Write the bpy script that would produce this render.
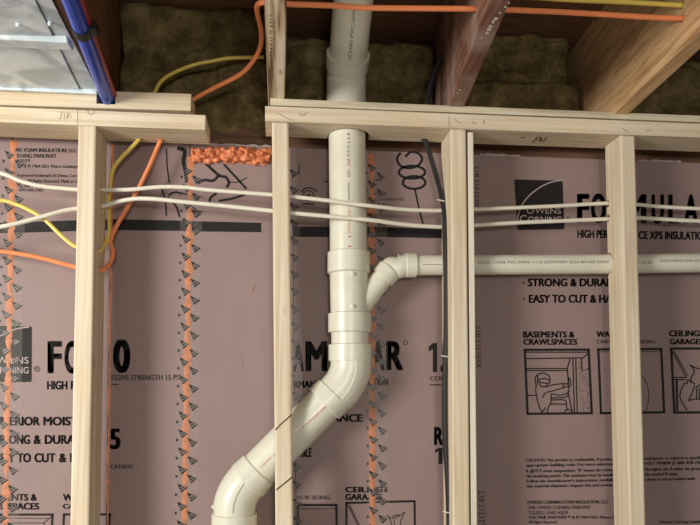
import bpy, bmesh, math, random
from mathutils import Vector, Matrix, noise
random.seed(7)
for o in list(bpy.data.objects):
    bpy.data.objects.remove(o)
SC = bpy.context.scene
COL = SC.collection

# ------------------------------------------------------------------ camera
W, H = 700.0, 525.0
FPX = 640.0                      # focal length in pixels
CXP, CYP = 350.0, 338.0          # principal point (the photograph is a crop)
YAW = math.atan(66 / 640)        # turned a little to the right
PITCH = math.radians(4.2)
CAM = Vector((0.0, -1.41, 1.56))
fw = Vector((math.sin(YAW) * math.cos(PITCH), math.cos(YAW) * math.cos(PITCH), math.sin(PITCH)))
rt = Vector((math.cos(YAW), -math.sin(YAW), 0))
up = rt.cross(fw)
cd = bpy.data.cameras.new('camera')
cam = bpy.data.objects.new('camera', cd)
COL.objects.link(cam)
cd.sensor_fit = 'HORIZONTAL'
cd.sensor_width = 36.0
cd.lens = FPX / W * 36.0
cd.shift_x = (W / 2 - CXP) / W
cd.shift_y = (CYP - H / 2) / W
cd.clip_start = 0.02
m3 = Matrix((rt, up, -fw)).transposed()
cam.matrix_world = Matrix.Translation(CAM) @ m3.to_4x4()
SC.camera = cam

def ray(u, v):
    return fw + rt * ((u - CXP) / FPX) - up * ((v - CYP) / FPX)
def P(u, v, Y):                  # pixel -> point on the upright plane at depth Y
    d = ray(u, v)
    return CAM + d * ((Y - CAM.y) / d.y)
def PZ(u, v, Z):                 # pixel -> point on the level plane at height Z
    d = ray(u, v)
    return CAM + d * ((Z - CAM.z) / d.z)

# ------------------------------------------------------------------ world, lights, exposure
SC.view_settings.view_transform = 'Standard'
SC.view_settings.look = 'None'
SC.view_settings.gamma = 1.0
SC.view_settings.use_curve_mapping = False
SC.view_settings.exposure = 0.0
wd = bpy.data.worlds.new('world')
SC.world = wd
wd.use_nodes = True
bgn = wd.node_tree.nodes['Background']
bgn.inputs[0].default_value = (1.0, 0.95, 0.86, 1)
bgn.inputs[1].default_value = 0.19

def lamp(name, loc, power, radius, col):
    l = bpy.data.lights.new(name, 'POINT')
    l.energy = power
    l.shadow_soft_size = radius
    l.color = col
    o = bpy.data.objects.new(name, l)
    o.location = loc
    COL.objects.link(o)
lamp('work_lamp', (-2.2, -1.85, 1.75), 320, 0.45, (1.0, 0.965, 0.895))
lamp('room_lamp', (0.2, -3.0, 1.70), 78, 0.20, (1.0, 0.965, 0.895))

# ------------------------------------------------------------------ materials
MATS = {}
def _new(name):
    m = bpy.data.materials.new(name)
    m.use_nodes = True
    nt = m.node_tree
    b = nt.nodes['Principled BSDF']
    MATS[name] = m
    return m, nt, b
def srgb(r, g, b):
    f = lambda c: (c / 255 / 12.92) if c / 255 <= 0.04045 else ((c / 255 + 0.055) / 1.055) ** 2.4
    return (f(r), f(g), f(b), 1)
def plain(name, col, rough=0.6, metal=0.0, var=0.0, scale=30, bump=0.0, spec=0.4, stretch=(1, 1, 1)):
    m, nt, b = _new(name)
    b.inputs['Base Color'].default_value = col
    b.inputs['Roughness'].default_value = rough
    b.inputs['Metallic'].default_value = metal
    b.inputs['Specular IOR Level'].default_value = spec
    if var or bump:
        tc = nt.nodes.new('ShaderNodeTexCoord')
        mp = nt.nodes.new('ShaderNodeMapping')
        mp.inputs['Scale'].default_value = stretch
        nz = nt.nodes.new('ShaderNodeTexNoise')
        nz.inputs['Scale'].default_value = scale
        nz.inputs['Detail'].default_value = 5
        nt.links.new(tc.outputs['Object'], mp.inputs[0])
        nt.links.new(mp.outputs[0], nz.inputs['Vector'])
        if var:
            cr = nt.nodes.new('ShaderNodeValToRGB')
            cr.color_ramp.elements[0].position = 0.3
            cr.color_ramp.elements[1].position = 0.7
            cr.color_ramp.elements[0].color = tuple(c * (1 - var) for c in col[:3]) + (1,)
            cr.color_ramp.elements[1].color = tuple(min(1, c * (1 + var)) for c in col[:3]) + (1,)
            nt.links.new(nz.outputs['Fac'], cr.inputs[0])
            nt.links.new(cr.outputs[0], b.inputs['Base Color'])
        if bump:
            bp = nt.nodes.new('ShaderNodeBump')
            bp.inputs['Strength'].default_value = bump
            bp.inputs['Distance'].default_value = 0.004
            nt.links.new(nz.outputs['Fac'], bp.inputs['Height'])
            nt.links.new(bp.outputs[0], b.inputs['Normal'])
    return m
def wood(name, c0, c1, c2, axis, rough=0.65, spread=0.22, stain=0.0, stain_col=(0.05, 0.04, 0.03, 1), freq=1.0):
    """long-grained timber: streaky noise along one axis, soft blotches, a few knots"""
    m, nt, b = _new(name)
    N, L = nt.nodes.new, nt.links.new
    tc = N('ShaderNodeTexCoord'); oi = N('ShaderNodeObjectInfo')
    mul = N('ShaderNodeMath'); mul.operation = 'MULTIPLY'; mul.inputs[1].default_value = 37.0
    L(oi.outputs['Random'], mul.inputs[0])
    add = N('ShaderNodeVectorMath'); add.operation = 'ADD'
    L(tc.outputs['Object'], add.inputs[0]); L(mul.outputs[0], add.inputs[1])
    mp = N('ShaderNodeMapping')
    s = [95.0 * freq] * 3; s['XYZ'.index(axis)] = 2.6
    mp.inputs['Scale'].default_value = s
    L(add.outputs[0], mp.inputs[0])
    nz = N('ShaderNodeTexNoise'); nz.inputs['Scale'].default_value = 1.0; nz.inputs['Detail'].default_value = 6
    nz.inputs['Distortion'].default_value = 0.6
    L(mp.outputs[0], nz.inputs['Vector'])
    cr = N('ShaderNodeValToRGB')
    e = cr.color_ramp.elements
    e[0].position = 0.5 - spread; e[0].color = c0
    e[1].position = 0.5 + spread; e[1].color = c2
    k = e.new(0.5); k.color = c1
    L(nz.outputs['Fac'], cr.inputs[0])
    out = cr.outputs[0]
    # broad blotches
    nb = N('ShaderNodeTexNoise'); nb.inputs['Scale'].default_value = 9.0; nb.inputs['Detail'].default_value = 4
    L(add.outputs[0], nb.inputs['Vector'])
    r2 = N('ShaderNodeValToRGB'); r2.color_ramp.elements[0].position = 0.45; r2.color_ramp.elements[1].position = 0.75
    L(nb.outputs['Fac'], r2.inputs[0])
    mu = N('ShaderNodeMath'); mu.operation = 'MULTIPLY'; mu.inputs[1].default_value = max(stain, 0.0)
    L(r2.outputs[0], mu.inputs[0])
    mx = N('ShaderNodeMix'); mx.data_type = 'RGBA'
    L(mu.outputs[0], mx.inputs[0]); L(out, mx.inputs[6]); mx.inputs[7].default_value = stain_col
    # knots
    mk = N('ShaderNodeMapping'); sk = [11.0] * 3; sk['XYZ'.index(axis)] = 5.0
    mk.inputs['Scale'].default_value = sk
    L(add.outputs[0], mk.inputs[0])
    vo = N('ShaderNodeTexVoronoi'); vo.inputs['Scale'].default_value = 1.0
    L(mk.outputs[0], vo.inputs['Vector'])
    rk = N('ShaderNodeValToRGB'); rk.color_ramp.elements[0].position = 0.05; rk.color_ramp.elements[1].position = 0.10
    rk.color_ramp.elements[0].color = (0.75, 0.75, 0.75, 1); rk.color_ramp.elements[1].color = (0, 0, 0, 1)
    L(vo.outputs['Distance'], rk.inputs[0])
    mx2 = N('ShaderNodeMix'); mx2.data_type = 'RGBA'
    L(rk.outputs[0], mx2.inputs[0]); L(mx.outputs[2], mx2.inputs[6]); mx2.inputs[7].default_value = tuple(c * 0.45 for c in c0[:3]) + (1,)
    L(mx2.outputs[2], b.inputs['Base Color'])
    b.inputs['Roughness'].default_value = rough
    b.inputs['Specular IOR Level'].default_value = 0.3
    bp = N('ShaderNodeBump'); bp.inputs['Strength'].default_value = 0.25; bp.inputs['Distance'].default_value = 0.002
    L(nz.outputs['Fac'], bp.inputs['Height']); L(bp.outputs[0], b.inputs['Normal'])
    return m

PALE = (srgb(193, 172, 145), srgb(213, 197, 171), srgb(227, 215, 194))
wood('stud_wood', *PALE, 'Z', stain=0.35, stain_col=srgb(214, 188, 142))
wood('plate_wood', *PALE, 'X', stain=0.35, stain_col=srgb(210, 182, 138))
wood('lath_wood', srgb(205, 195, 175), srgb(222, 214, 196), srgb(235, 228, 212), 'Z')
wood('ply_edge', srgb(176, 164, 140), srgb(212, 200, 174), srgb(234, 226, 206), 'X', stain=0.3, stain_col=srgb(150, 136, 108), freq=0.5)
wood('joist_pale', srgb(112, 86, 62), srgb(204, 180, 146), srgb(238, 226, 204), 'Y', stain=0.6, stain_col=srgb(170, 145, 118), freq=1.0, spread=0.1)
wood('joist_brown', srgb(84, 52, 40), srgb(122, 82, 66), srgb(150, 112, 94), 'Y', stain=0.55, stain_col=srgb(196, 178, 166))
wood('joist_tan', srgb(166, 124, 84), srgb(208, 168, 122), srgb(224, 190, 146), 'Y', stain=0.3, stain_col=srgb(150, 110, 74))
wood('joist_dark', srgb(80, 52, 34), srgb(112, 76, 50), srgb(132, 92, 62), 'Y', stain=0.3)
wood('sill_wood', srgb(84, 58, 42), srgb(112, 80, 60), srgb(134, 100, 78), 'X', stain=0.3)
plain('subfloor_board', srgb(112, 78, 54), 0.8, var=0.35, scale=14, stretch=(1, 6, 1), bump=0.3)
plain('concrete', srgb(150, 146, 138), 0.9, var=0.15, scale=9, bump=0.3)
plain('foam_pink', srgb(143, 122, 119), 0.5, var=0.045, scale=6, bump=0.05, stretch=(2.5, 1, 1), spec=0.25)
plain('film_torn', srgb(170, 152, 146), 0.5, var=0.2, scale=60)
plain('print_black', srgb(29, 27, 27), 0.6, var=0.25, scale=60, spec=0.25)
plain('print_pale', srgb(176, 158, 152), 0.55)
plain('tape_mark_dark', srgb(34, 32, 33), 0.35, var=0.2, scale=90)
plain('tape_mark_grey', srgb(122, 112, 108), 0.35, var=0.2, scale=90)
plain('sealant_orange', srgb(192, 118, 74), 0.55, var=0.22, scale=70, bump=0.4)
plain('spray_foam', srgb(206, 122, 82), 0.35, var=0.3, scale=60, bump=0.5)
plain('pvc', srgb(214, 211, 194), 0.32, var=0.04, scale=18, spec=0.5)
plain('pvc_rib', srgb(214, 212, 196), 0.35)
plain('pvc_dark_line', srgb(130, 124, 112), 0.5)
plain('print_red', srgb(190, 92, 78), 0.6)
plain('print_grey', srgb(120, 116, 106), 0.6)
plain('cable_white', srgb(222, 217, 200), 0.4, var=0.04, scale=40)
plain('cable_yellow', srgb(222, 198, 96), 0.4, var=0.06, scale=40)
plain('cable_orange', srgb(232, 138, 88), 0.4, var=0.06, scale=40)
plain('cable_black', srgb(34, 34, 35), 0.35, spec=0.6)
plain('pex_blue', srgb(14, 64, 172), 0.22, spec=0.4)
plain('pex_red', srgb(138, 30, 36), 0.35, spec=0.3)
plain('rubber_black', srgb(16, 16, 18), 0.5)
plain('pencil', srgb(158, 138, 110), 0.8)
plain('stamp_ink', srgb(84, 70, 56), 0.8)
plain('saw_line', srgb(60, 40, 28), 0.9)
plain('paint_speck', srgb(214, 204, 192), 0.6)
plain('scuff', srgb(134, 100, 94), 0.6)
plain('staple', srgb(226, 220, 204), 0.4)

def insulation_mat():
    m, nt, b = _new('batt_fibre')
    N, L = nt.nodes.new, nt.links.new
    tc = N('ShaderNodeTexCoord')
    a = N('ShaderNodeTexNoise'); a.inputs['Scale'].default_value = 16; a.inputs['Detail'].default_value = 9; a.inputs['Roughness'].default_value = 0.7
    L(tc.outputs['Object'], a.inputs['Vector'])
    cr = N('ShaderNodeValToRGB'); e = cr.color_ramp.elements
    e[0].position = 0.3; e[0].color = srgb(56, 46, 29)
    e[1].position = 0.72; e[1].color = srgb(146, 130, 94)
    k = e.new(0.5); k.color = srgb(102, 88, 57)
    L(a.outputs['Fac'], cr.inputs[0]); L(cr.outputs[0], b.inputs['Base Color'])
    b.inputs['Roughness'].default_value = 0.95
    b.inputs['Specular IOR Level'].default_value = 0.05
    f = N('ShaderNodeTexNoise'); f.inputs['Scale'].default_value = 70; f.inputs['Detail'].default_value = 6
    L(tc.outputs['Object'], f.inputs['Vector'])
    bp = N('ShaderNodeBump'); bp.inputs['Strength'].default_value = 0.8; bp.inputs['Distance'].default_value = 0.01
    L(f.outputs['Fac'], bp.inputs['Height']); L(bp.outputs[0], b.inputs['Normal'])
insulation_mat()

def steel_mat():
    m, nt, b = _new('galvanized')
    N, L = nt.nodes.new, nt.links.new
    tc = N('ShaderNodeTexCoord')
    vo = N('ShaderNodeTexVoronoi'); vo.inputs['Scale'].default_value = 55
    L(tc.outputs['Object'], vo.inputs['Vector'])
    a = N('ShaderNodeTexNoise'); a.inputs['Scale'].default_value = 11; a.inputs['Detail'].default_value = 7; a.inputs['Distortion'].default_value = 1.2
    L(tc.outputs['Object'], a.inputs['Vector'])
    cr = N('ShaderNodeValToRGB'); e = cr.color_ramp.elements
    e[0].position = 0.38; e[0].color = srgb(180, 193, 200)
    e[1].position = 0.58; e[1].color = srgb(228, 240, 246)
    L(a.outputs['Fac'], cr.inputs[0])
    bw = N('ShaderNodeRGBToBW'); L(vo.outputs['Color'], bw.inputs[0])
    mx = N('ShaderNodeMix'); mx.data_type = 'RGBA'; mx.inputs[0].default_value = 0.07
    L(cr.outputs[0], mx.inputs[6]); L(bw.outputs[0], mx.inputs[7])
    L(mx.outputs[2], b.inputs['Base Color'])
    b.inputs['Metallic'].default_value = 0.15
    b.inputs['Roughness'].default_value = 0.42
    bp = N('ShaderNodeBump'); bp.inputs['Strength'].default_value = 0.25; bp.inputs['Distance'].default_value = 0.006
    L(a.outputs['Fac'], bp.inputs['Height']); L(bp.outputs[0], b.inputs['Normal'])
steel_mat()

def tape_mat():
    m, nt, b = _new('tape_film')
    N, L = nt.nodes.new, nt.links.new
    b.inputs['Base Color'].default_value = srgb(196, 184, 178)
    b.inputs['Roughness'].default_value = 0.25
    tr = N('ShaderNodeBsdfTransparent')
    mx = N('ShaderNodeMixShader'); mx.inputs[0].default_value = 0.10
    L(tr.outputs[0], mx.inputs[1]); L(b.outputs[0], mx.inputs[2])
    L(mx.outputs[0], nt.nodes['Material Output'].inputs['Surface'])
tape_mat()

# ------------------------------------------------------------------ object helpers
def link(name, me, parent=None, base=None):
    """mesh in world coordinates -> object with its origin at base (or at its parent's)"""
    o = bpy.data.objects.new(name, me)
    COL.objects.link(o)
    if parent is not None:
        root = parent
        b = Vector(parent['_b'])
        o.parent = parent
        o['_b'] = tuple(b)
    else:
        if base is None:
            zs = [v.co for v in me.vertices]
            n = max(1, len(zs))
            c = sum(zs, Vector()) / n
            base = Vector((c.x, c.y, min(v.z for v in zs)))
        b = Vector(base)
        o.location = b
        o['_b'] = tuple(b)
    me.transform(Matrix.Translation(-b))
    return o
def tag(o, label, cat, group=None):
    o['label'] = label
    o['category'] = cat
    if group:
        o['group'] = group
    return o
def thing(name, base, label, cat, group=None):
    o = bpy.data.objects.new(name, None)
    o.empty_display_size = 0.05
    COL.objects.link(o)
    o.location = base
    o['_b'] = tuple(base)
    return tag(o, label, cat, group)
def mesh(name, verts, faces, mat, smooth=False, mats=None, fm=None):
    me = bpy.data.meshes.new(name)
    me.from_pydata([tuple(v) for v in verts], [], faces)
    for mn in (mats or [mat]):
        me.materials.append(MATS[mn])
    if fm:
        me.polygons.foreach_set('material_index', fm)
    if smooth:
        me.polygons.foreach_set('use_smooth', [True] * len(me.polygons))
    me.update()
    return me
def fix(me, bevel=0.0, seg=2, angle=None):
    bm = bmesh.new(); bm.from_mesh(me)
    bmesh.ops.remove_doubles(bm, verts=bm.verts, dist=1e-6)
    bmesh.ops.recalc_face_normals(bm, faces=bm.faces)
    if bevel:
        es = [e for e in bm.edges if e.is_manifold and e.calc_face_angle() > 0.5]
        bmesh.ops.bevel(bm, geom=es, offset=bevel, segments=seg, affect='EDGES', profile=0.5)
    bm.to_mesh(me); bm.free()
    return me
def hexa(f4, b4, mat, bevel=0.0025):
    """front quad f4 and back quad b4, each TL TR BR BL"""
    v = list(f4) + list(b4)
    f = [(0, 1, 2, 3), (7, 6, 5, 4), (4, 5, 1, 0), (3, 2, 6, 7), (0, 3, 7, 4), (1, 5, 6, 2)]
    return fix(mesh('m', v, f, mat), bevel)
def prism(poly, ext, mat, bevel=0.0):
    """closed polygon (3D points) extruded by vector ext"""
    n = len(poly)
    v = [Vector(p) for p in poly] + [Vector(p) + Vector(ext) for p in poly]
    f = [tuple(range(n)), tuple(range(2 * n - 1, n - 1, -1))]
    f += [(i, (i + 1) % n, (i + 1) % n + n, i + n) for i in range(n)]
    return fix(mesh('m', v, f, mat), bevel)
def box(x0, x1, y0, y1, z0, z1, mat, bevel=0.0):
    return hexa([(x0, y0, z1), (x1, y0, z1), (x1, y0, z0), (x0, y0, z0)],
                [(x0, y1, z1), (x1, y1, z1), (x1, y1, z0), (x0, y1, z0)], mat, bevel)
def smooth_path(pts, n=8):
    pts = [Vector(p) for p in pts]
    if len(pts) < 3:
        return pts
    q = [pts[0] * 2 - pts[1]] + pts + [pts[-1] * 2 - pts[-2]]
    out = []
    for i in range(1, len(q) - 2):
        a, b, c, d = q[i - 1], q[i], q[i + 1], q[i + 2]
        for k in range(n):
            t = k / n
            out.append(0.5 * ((2 * b) + (c - a) * t + (2 * a - 5 * b + 4 * c - d) * t * t + (3 * b - a - 3 * c + d) * t ** 3))
    out.append(pts[-1])
    return out
def tube_data(pts, rad, seg=12, cap=True, flat=None):
    """swept round section; rad is a number or one per point"""
    pts = [Vector(p) for p in pts]
    n = len(pts)
    if not hasattr(rad, '__len__'):
        rad = [rad] * n
    tan = []
    for i in range(n):
        j, k = i, i
        while j > 0 and (pts[i] - pts[j]).length < 1e-5: j -= 1
        while k < n - 1 and (pts[k] - pts[i]).length < 1e-5: k += 1
        if j == i and i > 0:
            j = i - 1
        t = pts[min(k, n - 1)] - pts[j]
        if t.length < 1e-9:
            t = tan[-1] if tan else Vector((0, 0, 1))
        tan.append(t.normalized())
    ref = Vector((0, 1, 0)) if abs(tan[0].y) < 0.9 else Vector((1, 0, 0))
    x = (ref - tan[0] * ref.dot(tan[0])).normalized()
    vs, fs = [], []
    for i in range(n):
        x = (x - tan[i] * x.dot(tan[i])).normalized()
        y = tan[i].cross(x)
        for s in range(seg):
            a = 2 * math.pi * s / seg
            vs.append(pts[i] + (x * math.cos(a) + y * math.sin(a)) * rad[i])
    for i in range(n - 1):
        for s in range(seg):
            s2 = (s + 1) % seg
            fs.append((i * seg + s, i * seg + s2, (i + 1) * seg + s2, (i + 1) * seg + s))
    if cap:
        fs.append(tuple(range(seg - 1, -1, -1)))
        fs.append(tuple((n - 1) * seg + s for s in range(seg)))
    return vs, fs
def tube(pts, rad, mat, seg=12, cap=True):
    v, f = tube_data(pts, rad, seg, cap)
    me = mesh('m', v, f, mat, smooth=True)
    bm = bmesh.new(); bm.from_mesh(me)
    bmesh.ops.recalc_face_normals(bm, faces=bm.faces)
    for fc in bm.faces:
        if len(fc.verts) > 4:
            fc.smooth = False
    for e in bm.edges:
        if e.is_manifold and e.calc_face_angle() > 0.6:
            e.smooth = False
    bm.to_mesh(me); bm.free()
    return me
def cut(o, cutters):
    """bore holes (list of meshes in world coordinates) into object o and leave a plain mesh"""
    tmp = []
    for c in cutters:
        co = bpy.data.objects.new('cutter', c); COL.objects.link(co)
        tmp.append(co)
        md = o.modifiers.new('b', 'BOOLEAN'); md.operation = 'DIFFERENCE'; md.object = co; md.solver = 'EXACT'
    dg = bpy.context.evaluated_depsgraph_get()
    dg.update()
    ne = bpy.data.meshes.new_from_object(o.evaluated_get(dg))
    o.modifiers.clear()
    o.data = ne
    for c in tmp:
        bpy.data.objects.remove(c)
class Flat:
    """flat print on the upright plane at depth Y: strokes, dots and lettering given in photo pixels"""
    def __init__(s, Y):
        s.Y = Y; s.v = []; s.f = []; s.m = []; s.lines = []
    def poly(s, px, mi=0, dy=0.0):
        k = len(s.v)
        s.v += [P(u, v, s.Y + dy) for u, v in px]
        s.f.append(tuple(range(k, k + len(px)))); s.m.append(mi)
    def stroke(s, px, w, mi=0, curve=False, dy=0.0, closed=False):
        if closed:
            px = list(px) + [px[0]]
        q = [Vector((a, b, 0)) for a, b in px]
        if curve:
            q = smooth_path(q, 5)
        n = len(q)
        L, R = [], []
        for i in range(n):
            a = q[max(0, i - 1)]; b = q[min(n - 1, i + 1)]
            if closed and i in (0, n - 1):
                a, b = q[n - 2], q[1]
            t = (b - a)
            t = t.normalized() if t.length > 1e-6 else Vector((1, 0, 0))
            nn = Vector((-t.y, t.x, 0))
            k = w / 2
            if 0 < i < n - 1 or closed:
                t1 = (q[i] - q[i - 1]) if i > 0 else (q[n - 1] - q[n - 2])
                if t1.length > 1e-6:
                    c = max(0.5, abs(Vector((-t1.normalized().y, t1.normalized().x, 0)).dot(nn)))
                    k = w / 2 / c
            L.append(q[i] + nn * k); R.append(q[i] - nn * k)
        k0 = len(s.v)
        for a, b in zip(L, R):
            s.v.append(P(a.x, a.y, s.Y + dy)); s.v.append(P(b.x, b.y, s.Y + dy))
        for i in range(n - 1):
            s.f.append((k0 + 2 * i, k0 + 2 * i + 1, k0 + 2 * i + 3, k0 + 2 * i + 2)); s.m.append(mi)
    def text(s, st, u0, u1, vt, vb, slope=0.0, bold=0.0, mi=0, rot=0, skew=0.0, dy=0.0):
        """caps from vt (top) to vb (baseline), ink from u0 to u1; rot=90 reads downwards, -90 upwards"""
        gv, gf = glyphs(st)
        cy = bold * .4 if bold >= .045 else 0.0
        sh = [(0, 0)] if bold <= 0 else ([(-bold, 0), (bold, 0)] if bold < .032 else ([(-bold, 0), (0, 0), (bold, 0)] if not cy else [(i_ * bold, j_ * cy) for i_ in (-1, 0, 1) for j_ in (-1, 1)]))
        x0 = min(v[0] for v in gv) - bold; x1 = max(v[0] for v in gv) + bold
        k0 = len(s.f)
        for sx_, sy_ in sh:
            k = len(s.v)
            for x, y in gv:
                a = (x + sx_ - x0) / (x1 - x0); b = (y + sy_ + cy) / (CAPH + 2 * cy)
                if rot == 0:
                    u = u0 + (u1 - u0) * a + skew * b; v = vb + (vt - vb) * b + slope * (u - u0)
                elif rot == 90:
                    u = u1 + (u0 - u1) * b + slope * a; v = vt + (vb - vt) * a
                else:
                    u = u0 + (u1 - u0) * b + slope * a; v = vb + (vt - vb) * a
                s.v.append(P(u, v, s.Y + dy))
            for f in gf:
                s.f.append(tuple(i + k for i in f)); s.m.append(mi)
        s.lines.append((k0, len(s.f)))
    def one(s, u0, u1, vt, vb):
        """a heavy figure 1"""
        k0 = len(s.f)
        w = (u1 - u0) * .5; h = vb - vt
        s.poly([(u1 - w, vt), (u1, vt), (u1, vb), (u1 - w, vb)])
        s.poly([(u1 - w, vt), (u1 - w, vt + h * .2), (u0, vt + h * .3), (u0, vt + h * .13)])
        s.lines.append((k0, len(s.f)))
    def build(s, name, parent, mats, split=None):
        split = (name in ('printed_text', 'printed_drawing', 'scuff_mark', 'saw_line', 'pencil_mark')) if split is None else split
        """each printed line becomes a part of its own when split, the strokes stay together"""
        def sub(idx, nm):
            mp_, vv_, ff_ = {}, [], []
            for q in idx:
                row = []
                for i in s.f[q]:
                    if i not in mp_:
                        mp_[i] = len(vv_); vv_.append(s.v[i])
                    row.append(mp_[i])
                ff_.append(tuple(row))
            return link(nm, mesh('m', vv_, ff_, None, mats=mats, fm=[s.m[q] for q in idx]), parent)
        if not split:
            return sub(range(len(s.f)), name)
        used = set()
        for a, b in s.lines:
            sub(range(a, b), name); used.update(range(a, b))
        rest = [q for q in range(len(s.f)) if q not in used]
        isl = []
        for q in rest:                       # faces of one stroke follow each other and share vertices
            vs_ = set(s.f[q])
            if isl and isl[-1][1] & vs_:
                isl[-1][0].append(q); isl[-1][1].update(vs_)
            else:
                isl.append([[q], vs_])
        for q, _ in isl:
            sub(q, 'printed_mark' if name == 'printed_text' else 'printed_stroke')
_G = {}
CAPH = 0.73
def glyphs(st):
    if st not in _G:
        c = bpy.data.curves.new('t', 'FONT')
        c.body = st; c.size = 1.0; c.resolution_u = 5 if len(st) < 4 else (3 if len(st) < 24 else 2); c.fill_mode = 'FRONT'
        o = bpy.data.objects.new('t', c); COL.objects.link(o)
        bpy.context.view_layer.update()
        me = bpy.data.meshes.new_from_object(o)
        vs = [(v.co.x, v.co.y) for v in me.vertices]
        fs = [tuple(p.vertices) for p in me.polygons]
        bpy.data.objects.remove(o); bpy.data.curves.remove(c); bpy.data.meshes.remove(me)
        _G[st] = (vs, fs)
    return _G[st]
_h = glyphs('H')[0]
CAPH = max(v[1] for v in _h) - min(v[1] for v in _h)

# depths measured from the front of the studs
YF = 0.127          # face of the foam boards
YP = 0.073          # axis of the drain pipe
D = 0.089           # depth of a stud
STW = 0.038
ZJ = P(350, 101.7, 0.0).z    # underside of the joists

# ------------------------------------------------------------------ structure
fl = link('floor', box(-2.2, 2.4, -3.4, 0.4, -0.1, 0.0, 'concrete')); fl['kind'] = 'structure'
XL, XR = -1.35, 1.75
ZF = P(500, 155, YF).z       # top edge of the foam
wb = link('wall_back', box(XL, XR, YF + 0.052, YF + 0.25, 0.0, ZF - 0.004, 'concrete')); wb['kind'] = 'structure'
ce = link('ceiling', box(XL, XR, -3.2, YF + 0.25, ZJ + 0.296, ZJ + 0.316, 'subfloor_board')); ce['kind'] = 'structure'
sill = link('sill_plate', box(XL, XR, YF + 0.035, YF + 0.20, ZF - 0.004, ZJ - 0.001, 'sill_wood', 0.002))
tag(sill, 'dark brown sill timber above the foam boards, behind the pale top plates', 'timber')
rim = link('rim_joist', box(XL, XR, YF + 0.205, YF + 0.243, ZJ - 0.001, ZJ + 0.296, 'sill_wood'))
tag(rim, 'dark brown rim board closing the joist bays behind the insulation', 'timber')
sole = link('sole_plate', box(XL, XR, 0.0, D, 0.0, 0.038, 'plate_wood', 0.002))
cut(sole, [box(P(234, 535, YP).x - .055, P(234, 535, YP).x + .055, .02, .14, -.02, .06, 'plate_wood')])
tag(sole, 'pale timber sole plate on the floor under the studs', 'timber')

# ------------------------------------------------------------------ top plates
def zat(u, v):
    return P(u, v, 0.0)
def plate(name, pl, pr, z_thick, depth, mat, x0=None, x1=None, notch=None, bevel=0.002, y0=0.0, topcut=None):
    """board along the wall: pl/pr points of its lower front edge; notch = (xc, yc, r) bored out to the back"""
    x0 = pl.x if x0 is None else x0
    x1 = pr.x if x1 is None else x1
    sl = (pr.z - pl.z) / (pr.x - pl.x)
    z = lambda x: pl.z + sl * (x - pl.x)
    out = [(x0, y0), (x1, y0), (x1, y0 + depth)]
    if notch:
        xc, yc, r = notch
        out.append((xc + r, y0 + depth))
        for k in range(0, 19):
            a = math.pi * k / 18
            out.append((xc + r * math.cos(a), yc - r * math.sin(a)))
        out.append((xc - r, y0 + depth))
    out.append((x0, y0 + depth))
    n = len(out)
    v = [(x, y, z(x)) for x, y in out] + [(x, y, z(x) + z_thick) for x, y in out]
    f = [tuple(range(n - 1, -1, -1)), tuple(range(n, 2 * n))]
    f += [(i, (i + 1) % n, (i + 1) % n + n, i + n) for i in range(n)]
    me = fix(mesh('m', v, f, mat), 0.0 if notch else bevel)
    return me
pipe_x = P(348.5, 135, YP).x
# right lower plate
a, b = zat(265, 121.0), zat(700, 137.6)
right_plate = link('top_plate', plate('p', a, b, 0.0345, D, 'plate_wood', x1=XR, notch=(pipe_x, YP - 0.002, 0.0500)))
tag(right_plate, 'long pale timber top plate with the white drain pipe passing up through it', 'timber')
RPZ = lambda u: P(u, 121.0 + (u - 265) * 16.6 / 435, 0.0).z
a2 = a + Vector((0.011, 0, 0.0375)); b2 = Vector((b.x, 0, b.z + 0.0385))
ply = link('plywood_strip', plate('p', a2, b2, max(0.010, ZJ - a2.z - 0.0005), D, 'ply_edge', x1=XR, notch=(pipe_x, YP - 0.002, 0.0500)))
tag(ply, 'thin greyish plywood packing strip lying on the right-hand top plate, under the joists', 'timber')
for q_ in (P(423.5, 137, .076),):
    cut(right_plate, [tube([q_ + Vector((0, 0, -.02)), q_ + Vector((0, 0, .09))], .0085, 'plate_wood', 16)])
# left lower plate and the notched board on it
c, d = zat(0, 122.0), zat(205.5, 129.9)
LPT = 0.0345
left_plate = link('top_plate', plate('p', c, d, LPT, D, 'plate_wood', x0=XL))
tag(left_plate, 'lower board of the doubled left top plate, cable holes bored in its underside', 'timber')
e, f_ = zat(0, 104.8), zat(191, 110.55)
up_me = plate('p', e, f_, max(0.034, ZJ - (e.z + f_.z) / 2 - 0.0005), 0.062, 'plate_wood', x0=XL)
upper_plate = link('top_plate', up_me)
tag(upper_plate, 'short upper board of the doubled left top plate, notched for the blue pipe', 'timber')
for q_ in (P(141, 136, .072), P(162, 137.5, .074)):
    cut(left_plate, [tube([q_ + Vector((0, 0, -.02)), q_ + Vector((.004, .003, .09))], .0075, 'plate_wood', 16)])
# gap packing where notch is cut
nl, nr = P(96.5, 95, 0).x, P(115.5, 95, 0).x
nz_ = P(106, 104, 0).z
cut(upper_plate, [box(nl, nr, -0.02, 0.09, nz_, nz_ + 0.06, 'plate_wood')])

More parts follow.
